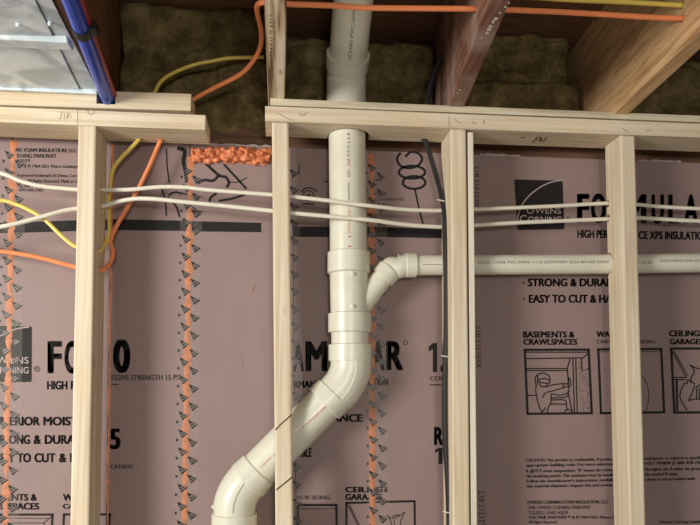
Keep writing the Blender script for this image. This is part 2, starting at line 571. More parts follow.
# ------------------------------------------------------------------ studs
def stud(tl, tr, bl, br, ztop, label, notch=None, holes=(), depth=D, w=STW):
    """edge pixels of the front face at top and bottom of the picture; carried on down to the sole plate"""
    T = (P(*tl, 0.0) + P(*tr, 0.0)) / 2
    B = (P(*bl, 0.0) + P(*br, 0.0)) / 2
    sl = (B.x - T.x) / (B.z - T.z)
    X = lambda z: T.x + (z - T.z) * sl
    z0 = 0.038
    prof = [(0.0, ztop), (0.0, z0), (depth, z0)]
    if notch:
        za, zb, yn = notch
        prof += [(depth, zb), (yn, zb), (yn, za), (depth, za)]
    prof += [(depth, ztop)]
    n = len(prof)
    v = [(X(z) - w / 2, y, z) for y, z in prof] + [(X(z) + w / 2, y, z) for y, z in prof]
    f = [tuple(range(n)), tuple(range(2 * n - 1, n - 1, -1))] + [(i, (i + 1) % n, (i + 1) % n + n, i + n) for i in range(n)]
    me = fix(mesh('m', v, f, 'stud_wood'), 0.004)
    o = link('wall_stud', me, base=(X(z0), depth / 2, z0))
    if holes:
        cs = []
        for (y, z, r) in holes:
            cs.append(tube([(X(z) - 0.05, y, z), (X(z) + 0.05, y, z)], r, 'stud_wood', 16))
        cut(o, cs)
    tag(o, label, 'stud')
    return o, X
S1T, S2T, S3T, S4T = ((78.5, 125), (95.7, 125)), ((271.7, 122), (288.9, 122)), ((450.3, 130), (466.4, 130)), ((620, 136), (635, 136))
S1B, S2B, S3B, S4B = ((70.5, 525), (88, 525)), ((275, 525), (293.5, 525)), ((453.5, 525), (469.8, 525)), ((630, 525), (646, 525))

# cable routes: (u, v, depth) along each cable
WH1 = [(-260, 190, .045), (-120, 170, .03), (-60, 160, .025), (0, 173, .03), (20, 181, .035), (40, 186, .04), (60, 188.3, .045), (78, 189.6, .05), (104, 189.8, .05), (130, 189.6, .045), (160, 187, .04),
       (185, 187.3, .035), (205, 189.6, .03), (235, 192, .025), (273, 194.8, .02), (291, 196.5, .018), (330, 200.8, .018), (350, 203.5, .018), (372, 206, .02),
       (400, 209.2, .035), (425, 210.4, .045), (447, 210.6, .055), (472, 209.6, .055), (520, 207.6, .06), (560, 205.8, .065), (609, 203.3, .066), (637, 204.6, .066),
       (660, 206.6, .062), (700, 208.6, .06), (800, 211, .06), (1000, 212, .06)]
WH2 = [(-260, 215, .05), (-120, 240, .03), (-60, 238, .02), (0, 227, .02), (20, 222.8, .025), (45, 216, .035), (62, 211.2, .045), (78, 208.5, .055), (103, 206.2, .055), (114, 203, .05), (125, 200.2, .045), (140, 198.6, .04),
       (160, 199.5, .035), (180, 201.6, .032), (225, 206, .028), (273, 211, .02), (291, 213, .018), (330, 216.4, .018), (350, 218.2, .018), (372, 220.2, .02),
       (400, 224, .035), (425, 226.2, .045), (447, 227, .055), (472, 225.4, .055), (520, 222.6, .06), (560, 221, .065), (612, 218.8, .066), (637, 218, .066),
       (660, 219, .062), (700, 221, .06), (800, 222, .06), (1000, 222, .06)]
YEL = [(-260, 250, .05), (-120, 212, .045), (-50, 200, .045), (0, 200.5, .045), (15, 204, .045), (30, 210.5, .045), (45, 220, .045), (58, 232.5, .045), (68, 241.5, .045), (78, 247.5, .045), (99, 251, .045), (104, 246, .07), (108, 238, .08),
       (109.5, 225, .082), (108.5, 205, .082), (110, 188, .082), (113, 170, .078), (121, 158, .074), (130, 149, .072), (141, 136, .072), (150, 112, .076), (155, 92, .082),
       (165, 78, .09), (190, 66, .1), (215, 60.5, .1), (230, 58, .1), (250, 57.5, .1), (264, 57, .1)]
ORA = [(-260, 235, .05), (-120, 238, .05), (-50, 245, .05), (0, 251.3, .05), (20, 254, .05), (45, 259, .05), (77, 267.5, .05), (100, 270.5, .05), (106, 267, .062), (111, 261, .075), (113, 252, .082), (110.5, 242, .082),
       (114, 231, .08), (125, 211.5, .076), (138, 189.5, .073), (150, 165, .072), (162, 137.5, .074), (171, 122, .08), (180, 110, .085), (195, 98.5, .082), (215, 87.5, .06), (240, 74.5, .02),
       (253, 61, -.02), (260.5, 46, -.06), (261, 30, -.12), (257.5, 14, -.2), (257, 6, -.26), (262, 2.5, -.3), (275, 2.5, -.3), (287, 4, -.3), (330, 5.5, -.3), (367, 7.8, -.3),
       (420, 8.4, -.3), (480, 9, -.3), (515, 10.2, -.3), (560, 12, -.3), (620, 15.5, -.3), (660, 17.8, -.3), (691, 18.5, -.3), (725, 19, -.3)]
BLK = [(474, 6, -.05), (462, 28, .0), (452, 47, .04), (440, 61, .06), (432, 80, .07), (427.5, 100, .074), (424, 122, .076), (423.5, 137, .076), (426, 143, .074), (430, 155, .07), (436, 175, .066), (442, 198, .055),
       (444.5, 215, .045), (445, 240, .04), (446, 280, .04), (446, 330, .04), (445, 370, .04), (444.3, 400, .04), (445, 440, .04), (447.5, 480, .04), (449, 530, .04), (451, 700, .04), (452, 1000, .04)]
YE2 = [(512, -4, -.3), (545, -2, -.3), (575, 0, -.3), (620, 1.8, -.3), (660, 4, -.3), (700, 6.5, -.3), (740, 8, -.3)]

def hole_at(route, i, r):
    p = (P(*route[i][:2], route[i][2]) + P(*route[i + 1][:2], route[i + 1][2])) / 2
    return (p.y, p.z, r)
YB = YP - 0.004                     # axis of the small branch pipe
bz3 = P(460, 265, YB).z
bz4 = P(622, 264, YB).z
stud1, X1 = stud(*S1T, *S1B, c.z + (d.z - c.z) * 84 / 208 + 0.0005, 'leftmost pale stud, yellow and orange cables running down its right side',
                 holes=[hole_at(WH1, 7, .0105), hole_at(WH2, 7, .0105), hole_at(YEL, 9, .0105), hole_at(ORA, 6, .0105)])
stud2, X2 = stud(*S2T, *S2B, RPZ(281) - 0.0005, 'pale stud with two slanted dark lines, in front of the sloping white drain pipe',
                 notch=(P(283, 403, .06).z, P(283, 505, .06).z, 0.0215), holes=[hole_at(WH1, 14, .0105), hole_at(WH2, 15, .0105)])
stud3, X3 = stud(*S3T, *S3B, RPZ(458) - 0.0005, 'pale stud with black cable along its left side and whitish lath on its right',
                 holes=[hole_at(WH1, 21, .0105), hole_at(WH2, 22, .0105), (YB, bz3, .0265)])
stud4, X4 = stud(*S4T, *S4B, RPZ(628) - 0.0005, 'rightmost pale stud, with nothing fixed to it, before the large printed board', depth=.074,
                 holes=[hole_at(WH1, 25, .0105), hole_at(WH2, 26, .0105), (YB, bz4, .027)])
# dark slanted lines on stud 2
fs_ = Flat(-0.0006)
fs_.stroke([(275.4, 430), (281, 424), (291.8, 414.6)], 1.2)
fs_.stroke([(276.3, 490), (283, 484.5), (292.4, 477)], 1.3)
fs_.build('saw_line', stud2, ['saw_line'])
# whitish lath beside stud 3
ltp, lbt = P(470.6, 139, .004), P(474.2, 525, .004)
zt = RPZ(470) - 0.006
lx = lambda z: ltp.x + (z - ltp.z) * (lbt.x - ltp.x) / (lbt.z - ltp.z)
def lath(zt, zb, y0, y1, w):
    return hexa([(lx(zt) - w / 2, y0, zt), (lx(zt) + w / 2, y0, zt), (lx(zb) + w / 2, y0, zb), (lx(zb) - w / 2, y0, zb)],
                [(lx(zt) - w / 2, y1, zt), (lx(zt) + w / 2, y1, zt), (lx(zb) + w / 2, y1, zb), (lx(zb) - w / 2, y1, zb)], 'lath_wood', 0.0015)
lo = link('wood_lath', lath(zt, 0.039, 0.004, D, 0.0135))
cut(lo, [tube([(lx(z) - .04, y, z), (lx(z) + .04, y, z)], r, 'stud_wood', 16) for y, z, r in
         [hole_at(WH1, 21, .0105), hole_at(WH2, 22, .0105), (YB, bz3, .0265)]])
tag(lo, 'narrow whitish lath fixed to the right side of the stud carrying the black cable', 'timber')

# pencil marks and stamps on the plates
pm = Flat(-0.0006)
for q in ([(58, 112), (62, 112), (60, 119), (57, 118)], [(64, 112), (64, 118), (67, 118), (67, 112)], [(68, 118), (69, 112), (71, 118)]):
    pm.stroke(q, 0.5)
pm.stroke([(77.5, 110), (77.5, 124)], 0.5)
pm.stroke([(88, 109), (88, 113), (91, 114.5), (94, 113), (94, 109.5)], 0.7, curve=True)
pm.build('pencil_mark', left_plate, ['pencil'])
pm = Flat(-0.0006)
pm.stroke([(276, 112.5), (282, 115.5), (290, 119.5), (294, 120)], 0.7, curve=True)
pm.stroke([(299, 113.5), (303, 115.5), (307, 112.5)], 0.8, curve=True)
pm.stroke([(449, 116), (449, 127)], 0.5)
pm.stroke([(453, 118), (457, 121), (462, 123)], 0.6, curve=True)
pm.stroke([(472, 122), (476, 124)], 1.0); pm.stroke([(484, 120), (484, 124)], 0.8)
pm.stroke([(622, 128), (628, 132)], 0.8); pm.stroke([(646, 131), (651, 130)], 0.8)
pm.build('pencil_mark', right_plate, ['pencil'])
# stamp on the underside of the right plate
sv, sf = [], []
def under_stroke(q, w, zoff=0.0008):
    for (u0, v0), (u1, v1) in zip(q[:-1], q[1:]):
        z = RPZ(u0) - zoff
        a_, b_ = PZ(u0, v0, z), PZ(u1, v1, z)
        t = (b_ - a_).normalized(); nn = Vector((-t.y, t.x, 0)) * w / 2
        k = len(sv); sv.extend([a_ + nn, b_ + nn, b_ - nn, a_ - nn]); sf.append((k, k + 1, k + 2, k + 3))
under_stroke([(533, 142.5), (537, 137.5), (541, 137.5), (539, 140), (535.5, 140)], 0.003)
under_stroke([(542, 138), (540, 141.5), (543.5, 141.5), (547, 137)], 0.003)
under_stroke([(520, 137.8), (525, 137.8)], 0.004)
link('ink_stamp', mesh('m', sv, sf, 'stamp_ink'), right_plate)['kind'] = 'stuff'

# ------------------------------------------------------------------ joists
JH = 0.294
def joist(bl, br, tl, tr, mat, label, y_near=-3.0, y_far=YF + 0.204, z=ZJ, w=STW, holes=()):
    """pixels of the underside's left/right edges at the plate (b*) and at the top of the picture (t*)"""
    A = (PZ(*bl, z) + PZ(*br, z)) / 2
    B = (PZ(*tl, z) + PZ(*tr, z)) / 2
    s = (B.x - A.x) / (B.y - A.y)
    X = lambda y: A.x + (y - A.y) * s
    n, fr = y_near, y_far
    me = hexa([(X(n) - w / 2, n, z + JH), (X(n) + w / 2, n, z + JH), (X(n) + w / 2, n, z), (X(n) - w / 2, n, z)],
              [(X(fr) - w / 2, fr, z + JH), (X(fr) + w / 2, fr, z + JH), (X(fr) + w / 2, fr, z), (X(fr) - w / 2, fr, z)], mat, 0.003)
    o = link('ceiling_joist', me, base=(X(0), 0, z))
    if holes:
        cut(o, [tube([(X(y) - .06, y, zz), (X(y) + .06, y, zz)], r, mat, 16) for y, zz, r in holes])
    return tag(o, label, 'joist'), X
j1, JX1 = joist((91, 92), (108, 92), (53, 0), (79, 0), 'joist_dark', 'dark brown joist beside the sheet metal duct and the blue pipe')
j2, JX2 = joist((268, 99), (285, 99), (263.5, 0), (287.5, 0), 'joist_pale', 'weathered pale joist with stamped dots, orange cable looping beside it', holes=[hole_at(ORA, 28, .0115)])
j3, JX3 = joist((449, 105), (465, 105), (486, 0), (514, 0), 'joist_brown', 'reddish brown paint-flecked joist between the black cable and the tan joist', holes=[hole_at(ORA, 33, .0115)])
j4, JX4 = joist((616, 112), (630.5, 112), (700, 32), (718, 32), 'joist_tan', 'tan joist at the upper right with the orange and yellow cables entering it',
                holes=[hole_at(ORA, 38, .0115), hole_at(YE2, 5, .0105)])
# stamp dots and paint flecks on the undersides
def flat_under(name, parent, marks, mat, z):
    v, f = [], []
    for (u, w_, du, dv) in marks:
        k = len(v)
        v += [PZ(u - du, w_ - dv, z), PZ(u + du, w_ - dv, z), PZ(u + du, w_ + dv, z), PZ(u - du, w_ + dv, z)]
        f.append((k, k + 1, k + 2, k + 3))
    link(name, mesh('m', v, f, mat), parent)['kind'] = 'stuff'
mk = []
for k in range(15):
    yy = 16 + k * 3.6 + random.uniform(-0.7, 0.7)
    mk.append((271.2 + random.uniform(-0.9, 0.9), yy, random.uniform(0.5, 1.0), random.uniform(0.4, 0.9)))
    if random.random() < 0.5:
        mk.append((273.6, yy + 1, 0.5, 0.5))
flat_under('ink_stamp', j2, mk, 'stamp_ink', ZJ - 0.0006)
def fleck_mesh(name, parent, spots, mat, z, seed):
    r = random.Random(seed)
    v, f = [], []
    for (u, w_, s) in spots:
        k = len(v); n = 7
        for i in range(n):
            a = 2 * math.pi * i / n
            q = s * r.uniform(0.5, 1.2)
            v.append(PZ(u + q * math.cos(a), w_ + q * 0.8 * math.sin(a), z))
        f.append(tuple(range(k, k + n)))
    link(name, mesh('m', v, f, mat), parent)['kind'] = 'stuff'
fleck_mesh('paint_fleck', j3, [(491, 26, 2.6), (487, 33, 2.2), (496, 19, 2.6), (493, 22, 2.4), (489, 29, 2.4), (505, 7, 1.6), (500, 13, 1.6), (460, 90, 1.2), (457, 93, 0.9), (462, 84, 0.8), (482, 38, 1.3), (509, 3, 1.2)],
           'paint_speck', ZJ - 0.0007, 3)
fleck_mesh('paint_fleck', j4, [(635, 104, 0.9), (690, 49, 0.8), (659, 78, 0.6)], 'paint_speck', ZJ - 0.0007, 4)

# ------------------------------------------------------------------ rim insulation in the bays
def batt(x0, x1, z0, z1, yfront, label, seed, nx=60, nz=40, amp=0.032, drape=0.0):
    v, f = [], []
    for j in range(nz + 1):
        for i in range(nx + 1):
            s, t = i / nx, j / nz
            x = x0 + (x1 - x0) * s; z = z0 + (z1 - z0) * t
            q = Vector((x * 7 + seed * 3.1, z * 9, seed))
            dy = noise.fractal(q, 1.0, 2.0, 5) * amp
            edge = min(s, 1 - s, t, 1 - t)
            dy += 0.012 * max(0, 1 - edge / 0.06) ** 2
            dx = noise.noise(q * 2 + Vector((9, 0, 0))) * 0.008 if 0 < i < nx else 0
            dz = noise.noise(q * 2 + Vector((0, 9, 0))) * 0.012 if 0 < j < nz else (noise.noise(q * 2) * 0.015 if j == nz else 0)
            if drape and t < .12:
                k_ = 1 - t / .12
                dy = dy * (1 - k_) + (YF + .022 - yfront) * k_
                dz -= k_ * drape * max(0, .25 + noise.noise(Vector((x * 14, 4.2, seed))) + .9 * (s - .5))
            v.append((x + dx, yfront + dy, z + dz))
    for j in range(nz):
        for i in range(nx):
            a_ = j * (nx + 1) + i
            f.append((a_, a_ + 1, a_ + nx + 2, a_ + nx + 1))
    # sides back to the rim
    ring = [i for i in range(nx + 1)] + [j * (nx + 1) + nx for j in range(1, nz + 1)] + [nz * (nx + 1) + i for i in range(nx - 1, -1, -1)] + [j * (nx + 1) for j in range(nz - 1, 0, -1)]
    k = len(v)
    for i in ring:
        v.append((v[i][0], YF + 0.203, v[i][2]))
    n = len(ring)
    for i in range(n):
        f.append((ring[i], ring[(i + 1) % n], k + (i + 1) % n, k + i))
    f.append(tuple(range(k + n - 1, k - 1, -1)))
    me = fix(mesh('m', v, f, 'batt_fibre', smooth=True))
    me.polygons.foreach_set('use_smooth', [True] * len(me.polygons))
    return tag(link('insulation_batt', me), label, 'insulation')
yb = YF + 0.030
zb0 = ZJ - 0.001
batt(JX1(yb) + .02, JX2(yb) - .02, zb0, ZJ + .292, yb, 'brownish yellow fibre batt in the bay behind the looping orange cable', 1.0, drape=.035)
batt(JX2(yb) + .02, JX3(yb) - .02, zb0, ZJ + .25, yb + .03, 'dark yellowish fibre batt behind the upper drain pipe', 2.0)
xm = JX4(yb) - .02
batt(JX3(yb) + .02, xm - .015, zb0, ZJ + .15, yb + .01, 'lower yellowish fibre batt between the brown joist and the tan joist', 3.0)
batt(JX3(yb) + .02, xm - .03, ZJ + .153, ZJ + .29, yb + .025, 'upper yellowish fibre batt between the brown joist and the tan joist', 4.0)
batt(JX4(yb) + .02, JX4(yb) + .44, zb0, ZJ + .25, yb + .02, 'yellowish fibre batt in the right corner beyond the tan joist', 5.0)

# ------------------------------------------------------------------ foam boards
ZB = 0.002
def seamx(u0, v0, u1, v1):
    A, B = P(u0, v0, YF), P(u1, v1, YF)
    return lambda z: A.x + (z - A.z) * (B.x - A.x) / (B.z - A.z)
sA = seamx(12, 150, 4, 525)
sB = seamx(112, 150, 106.5, 525)
sC = seamx(189.5, 165, 183.5, 525)
sD = seamx(292, 150, 296, 525)
sE = seamx(370.5, 150, 372, 525)
sF = seamx(459, 150, 463, 525)
const = lambda x: (lambda z: x)
G = 0.0006
def board(l, r, label):
    zt = ZF - 0.0008
    me = hexa([(l(zt) + G, YF, zt), (r(zt) - G, YF, zt), (r(ZB) - G, YF, ZB), (l(ZB) + G, YF, ZB)],
              [(l(zt) + G, YF + .051, zt), (r(zt) - G, YF + .051, zt), (r(ZB) - G, YF + .051, ZB), (l(ZB) + G, YF + .051, ZB)], 'foam_pink', 0.0012)
    zm = ZB
    root = thing('insulation_board', ((l(zm) + r(zm)) / 2, YF, zm), label, 'insulation board', 'rigid foam boards on the wall')
    link('panel', me, root)
    return root
bA = board(const(XL), sA, 'sliver of pink foam board at the left edge, left of the first orange taped seam')
bB = board(sA, sB, 'pink foam board behind the leftmost stud, printed FO and fine address text')
bC = board(sB, sC, 'pink foam board right of the leftmost stud, printed with a large 0 and 5')
bD = board(sC, sD, 'blank pink foam board left of the sloping drain pipe, crossed by a black band')
bE = board(sD, sE, 'narrow pink foam board behind the vertical drain pipe, printed AM')
bF = board(sE, sF, 'pink foam board left of the black cable, printed AR, 15 and three rings')
bG = board(sF, const(XR), 'wide pink foam board on the right with black square logo and pictures')
YI = YF - 0.0005        # ink
INK = ['print_black', 'print_pale']
B_ = 0.050
def letters(fl_, items, vt, vb, bold=0.05, slope=0.0):
    for ch, u0, u1 in items:
        fl_.text(ch, u0, u1, vt + slope * (u0 - items[0][1]), vb + slope * (u0 - items[0][1]), bold=bold)
def frame(fl_, tl, tr, br, bl, w):
    fl_.stroke([(tl[0] - w / 2, tl[1]), (tr[0] + w / 2, tr[1])], w); fl_.stroke([tr, br], w)
    fl_.stroke([(br[0] + w / 2, br[1]), (bl[0] - w / 2, bl[1])], w); fl_.stroke([bl, tl], w)
# -- board B (left): logo, FO, bullets, address
p = Flat(YI)
p.poly([(8.5, 326), (31, 326.5), (31.8, 327.5), (31.6, 381), (30.5, 382), (6, 382)])
p.stroke([(9, 331.5), (16, 329), (24, 327.6), (29, 327.2)], 1.0, mi=1, curve=True, dy=-.0003)
p.text('ENS', 11, 28.5, 357, 363.5, mi=1, dy=-.0003)
p.text('NING', 9, 28.5, 367, 373.5, mi=1, dy=-.0003)
p.build('printed_logo', bB, INK)
p = Flat(YI)
p.poly([(-24, 326), (8.3, 326), (5.5, 382), (-26, 382)])
p.stroke([(-22, 372), (-16, 352), (-5, 339), (0, 336), (8, 332)], 1.0, mi=1, curve=True, dy=-.0003)
p.text('OW', -12, 8, 357, 363.5, mi=1, dy=-.0003); p.text('COR', -18, 6, 367, 373.5, mi=1, dy=-.0003)
p.build('printed_logo', bA, INK)
p = Flat(YI)
letters(p, [('F', 47.5, 62), ('O', 64.3, 81), ('A', 84, 102)], 341, 373.3)
p.stroke([(37 + 2.6 * math.cos(a * .5236), 369 + 2.6 * math.sin(a * .5236)) for a in range(12)], .7, closed=True)
p.text('R', 35.9, 38.2, 367.4, 370.4)
p.text('HIGH', 47, 67.5, 381, 389.5, bold=B_); p.text('PERFO', 70.8, 97, 381, 389.5, bold=B_)
p.text('ERIOR', 9.5, 40, 416.8, 425.5, bold=B_); p.text('MOISTUR', 43.2, 94, 416.8, 425.5, bold=B_)
p.text('ONG', 9, 30, 435, 444, bold=B_); p.text('&', 33.5, 41, 435, 444, bold=B_); p.text('DURABLE', 44.6, 92, 435, 444, bold=B_)
p.text('Y', 8, 15, 453.3, 462.3, bold=B_); p.text('TO', 17, 31, 453.3, 462.3, bold=B_); p.text('CUT', 34.3, 55.5, 453.3, 462.3, bold=B_)
p.text('&', 59, 66.5, 453.3, 462.3, bold=B_); p.text('HAND', 70, 97, 453.3, 462.3, bold=B_)
p.text('ENTS &', 7, 37, 494, 500.7, bold=B_); p.text('SPACES', 8, 39.3, 503, 509.6, bold=B_)
p.text('WALLS', 62.8, 92, 494, 500.7, bold=B_); p.text('CAVITY', 62.8, 90, 504, 508.6, bold=B_)
p.poly([(12, 222.5), (110.5, 219), (110.5, 230), (12, 233)])
lines = [('NG FOAM INSULATION, LLC', 15.5, 77, 148, 151.8, .018), ('RNING PARKWAY', 17, 56.5, 153.6, 157.6, .01), ('43659', 17, 30, 158.8, 162, 0),
         ('TM & \u00a9 1964-2021 Metro-Goldwyn', 17, 77.5, 164.3, 167.5, 0), ('Registered trademark of Owens Corn', 17, 77.5, 173.5, 176.6, 0),
         ('ation. All Rights Reserved. Made in U', 17, 77.5, 179, 182.3, 0), ('ing 2000', 19, 30, 184.6, 187.3, 0), ('800-438-7465', 19, 43.5, 188.4, 191.3, 0)]
for st, u0, u1, vt, vb, bo in lines:
    p.text(st, u0, u1, vt, vb, bold=bo + .025, slope=0.01)
p.build('printed_text', bB, INK)
p = Flat(YI)
frame(p, (-20, 514.6), (52.5, 514.6), (49, 585), (-24, 585), 2.3)
p.stroke([(-18, 518), (50, 518.5)], .7); p.stroke([(52, 516), (44, 523), (44, 545)], .8); p.stroke([(-18, 523), (44, 523)], .8)
frame(p, (64, 514.4), (110, 514.4), (104, 585), (60, 585), 2.3)
p.build('printed_picture', bB, INK)
p = Flat(YI)
p.text('SUP', -13, 7.5, 416.8, 425.5, bold=B_); p.text('STR', -13, 7, 435, 444, bold=B_); p.text('EAS', -13, 5.6, 453.3, 462.3, bold=B_)
p.text('BASEM', -24, 4.5, 494, 500.7, bold=B_); p.text('CRAWL', -24, 4.5, 503, 509.6, bold=B_)
p.poly([(-60, 224), (11, 222.6), (11, 233), (-60, 234)])
p.build('printed_text', bA, INK)
# -- board C
p = Flat(YI)
p.text('0', 113, 130.3, 339.8, 372.6, bold=.05)
p.text('ESSIVE STRENGTH 15 PSI', 111.5, 180.5, 374.8, 380, bold=.02)
p.stroke([(111.5, 384.4), (118.5, 384.4)], 1.0)
p.text('5', 109.6, 120.6, 428.7, 449, bold=.05)
p.text('CKNESS', 110, 133, 464.6, 468.4, bold=.02)
p.poly([(113, 219.2), (188, 220.7), (188, 231), (113, 230)])
p.build('printed_text', bC, INK)
def zz(pts, x, y, s):
    return [(a / s + x, b / s + y) for a, b in pts]
p = Flat(YI)
Zl = lambda q: zz(q, 160, 140, 7.0)
p.stroke(Zl([(45, 60), (50, 180), (65, 300)]), 1.4, curve=True)
p.stroke(Zl([(120, 55), (172, 75), (165, 150), (178, 220), (188, 300)]), 4.0, curve=True)
p.stroke(Zl([(60, 388), (100, 366), (160, 374), (192, 382)]), 2.0, curve=True)
p.stroke(Zl([(55, 400), (110, 460), (125, 500), (140, 540)]), 2.0, curve=True)
p.stroke(Zl([(8, 330), (36, 420), (45, 530)]), 1.6, curve=True)
p.build('printed_drawing', bC, INK)
# -- board D
p = Flat(YI)
p.poly([(190, 221), (261, 222.8), (261.4, 232.2), (190, 231.3)])
p.build('printed_band', bD, INK)
p = Flat(YI)
for q, w_ in (([(315, 160), (410, 245), (460, 260), (482, 300), (465, 332)], 2.8), ([(410, 250), (370, 285), (310, 280), (265, 305)], 2.8), ([(445, 168), (540, 270), (605, 342)], 2.2),
              ([(480, 292), (540, 295), (612, 263)], 1.0), ([(398, 370), (358, 400), (345, 432)], 2.4), ([(410, 426), (500, 411), (595, 382)], 2.2), ([(225, 470), (270, 500), (300, 500)], 1.6)):
    p.stroke(Zl(q), w_, curve=True)
p.build('printed_drawing', bD, INK)
# -- board E
p = Flat(YI)
p.text('A', 293.0, 303.8, 341.5, 371.3, bold=.05); p.text('M', 305.4, 327.4, 341.2, 371.2, bold=.05); p.text('U', 330, 349.5, 341, 371, bold=.05); p.text('L', 353, 368, 341, 371, bold=.05)
p.text('RMANCE', 293.5, 326, 380.7, 388, bold=B_); p.text('XPS', 329, 346, 380, 387, bold=B_); p.text('INSULA', 349, 370, 379, 386, bold=B_)
p.text('SISTANCE', 311, 362.8, 414.2, 421.8, bold=B_)
p.text('ABLE', 297.5, 311.8, 448, 457, bold=B_)
p.text('RIOR SIDING', 296.5, 330, 495.5, 499.6, bold=.02)
p.text('CEILI', 345, 369, 486.8, 492.4, bold=B_); p.text('GARA', 345.2, 368, 494, 500, bold=B_)
p.poly([(293, 226.6), (369.5, 227), (369.5, 237.2), (293, 236.8)])
p.stroke([(293, 173.2), (299.8, 173)], 1.6); p.stroke([(299, 163), (299, 173)], 1.2)
ring = lambda cx, cy, rx, ry, n=20: [(cx + rx * math.cos(2 * math.pi * k / n), cy + ry * math.sin(2 * math.pi * k / n)) for k in range(n)]
p.stroke(ring(308.5, 195.5, 5.2, 5), 1.1, closed=True); p.text('c', 306, 311, 192.5, 198.5, bold=.05)
p.stroke([(301.5, 192.5), (304, 189.3), (309, 187.7), (314.5, 189.5), (316.5, 192)], 1.4, curve=True)
p.stroke([(302, 203.5), (315, 204)], 1.4); p.stroke([(324, 181.5), (329, 181.5)], 1.2)
p.build('printed_text', bE, INK)
p = Flat(YI)
frame(p, (298, 505), (336.3, 505), (337.5, 585), (299, 585), 2.3)
p.stroke([(299, 508.8), (335, 508.8)], .7)
p.stroke([(346.4, 502), (346.4, 585)], 2.2); p.stroke([(345.5, 503), (369.5, 502.4)], 2.2)
p.stroke([(348, 505), (360, 530)], .9); p.stroke([(349.5, 505), (361.5, 530)], .9)
p.build('printed_picture', bE, INK)
# -- board F
p = Flat(YI)
p.text('A', 371.8, 384.6, 341, 370.6, bold=.05); p.text('R', 386, 403.2, 341, 370.2, bold=.05)
p.stroke(ring(405.4, 342.6, 2.0, 2.2, 12), .7, closed=True)
p.one(428.7, 437, 343, 372.2); p.text('5', 440.5, 454.5, 343, 372.2, bold=.05)
p.text('COMPRE', 430, 457, 376.3, 380.4, bold=.02); p.stroke([(430, 384.9), (443.5, 384.9)], 1.1)
p.text('TION', 373, 388.2, 378.4, 385.4, bold=B_)
p.text('R', 434, 443.3, 427, 445.2, bold=.05); p.one(434.8, 442.4, 448, 464)
p.text('NGS &', 373.5, 387.6, 486.6, 492.2, bold=B_); p.text('GES', 373.5, 382, 493.8, 499.8, bold=B_)
p.poly([(373, 226.5), (452, 229.3), (452, 238.4), (373, 236.8)])
p.text('TIPS', 373, 381, 179, 181.6, bold=.02); p.text('NOTICE:', 373, 387, 192.4, 195, bold=.01); p.text('IN CONFORMANCE W TEST', 373, 404, 198, 200.8, bold=.01); p.text('SEE', 373, 387, 203.4, 206, bold=.01)
p.build('printed_text', bF, INK)
p = Flat(YI)
Zr = lambda q: zz(q, 340, 130, 3.889)
p.stroke(Zr([(236, 88), (222, 110), (234, 138), (268, 148), (304, 137), (319, 112), (303, 90), (275, 86), (254, 104)]), 2.4, curve=True)
p.stroke(Zr([(280 + 51 * math.cos(2 * math.pi * k / 20), 164 + 25 * math.sin(2 * math.pi * k / 20)) for k in range(20)]), 2.4, closed=True)
p.stroke(Zr([(288 + 44 * math.cos(2 * math.pi * k / 20), 204 + 25 * math.sin(2 * math.pi * k / 20)) for k in range(20)]), 2.4, closed=True)
p.stroke(Zr([(291, 230), (305, 295), (323, 366)]), 1.7, curve=True)
p.build('printed_drawing', bF, INK)
p = Flat(YI)
p.stroke([(373, 502.2), (414.5, 501.2)], 2.2); p.stroke([(414.5, 500.2), (415.5, 585)], 2.2)
Zp = lambda q: zz(q, 340, 440, 5.0)
p.stroke(Zp([(232, 375), (262, 392), (290, 385), (322, 362), (305, 400), (300, 440)]), .8, curve=True)
p.stroke(Zp([(240, 378), (255, 410), (262, 440)]), .8, curve=True)
p.stroke(Zp([(262, 385), (285, 375), (300, 380)]), 1.1, curve=True); p.stroke(Zp([(270, 400), (275, 440)]), .7)
p.build('printed_picture', bF, INK)
# -- board G (right)
p = Flat(YI)
p.poly([(515.2, 179.4), (561.5, 180.6), (562.6, 181.8), (564.4, 228), (563.4, 229.3), (518.6, 230), (517.4, 229), (514.2, 180.4)])
p.stroke([(518, 224), (518.2, 216), (522, 205), (528, 197), (535, 190.8), (543, 185.6), (552, 182), (562, 180.2)], 1.0, mi=1, curve=True, dy=-.0003)
p.text('O', 526.8, 533.8, 206.6, 213.7, mi=1, dy=-.0003); p.text('WENS', 535, 561, 208, 213.5, mi=1, dy=-.0003)
p.text('C', 520, 526.5, 215.2, 222.4, mi=1, dy=-.0003); p.text('ORNING', 528, 561.3, 216.6, 222.2, mi=1, dy=-.0003)
p.build('printed_logo', bG, INK)
p = Flat(YI)
p.stroke(ring(568.3, 218.6, 1.7, 1.7, 10), .8, closed=True)
letters(p, [('F', 577, 589.3), ('O', 591, 606), ('A', 607.5, 622), ('M', 626, 646.5), ('U', 651.5, 664), ('L', 668, 680), ('A', 684, 698), ('R', 702, 716)], 193.8, 222.6, slope=.008)
p.text('HIGH PERFORMAN', 577.3, 636.5, 229.8, 237.8, bold=B_, slope=.012); p.text('CE XPS INSULATION', 638.5, 709, 231, 239, bold=B_, slope=.012)
p.text('SUPERIOR MOISTURE RES', 528, 640, 262, 270, bold=B_)
for vv in (266, 282.6, 298.8):
    p.poly(ring(523.7, vv, 1.1, 1.1, 8))
p.text('STRONG & DURABLE', 527.7, 622, 278.5, 286.4, bold=B_)
p.text('EASY TO CUT & HANDLE', 528.8, 636, 294.7, 302.8, bold=B_)
p.text('BASEMENTS &', 523, 574.6, 331.4, 337.6, bold=B_); p.text('CRAWLSPACES', 523.3, 577.4, 339, 344.8, bold=B_)
p.text('WALLS &', 596.3, 628, 331.3, 337, bold=B_); p.text('CAVITY/EXTERIOR SIDING', 597, 655.3, 339.8, 343.4, bold=.02)
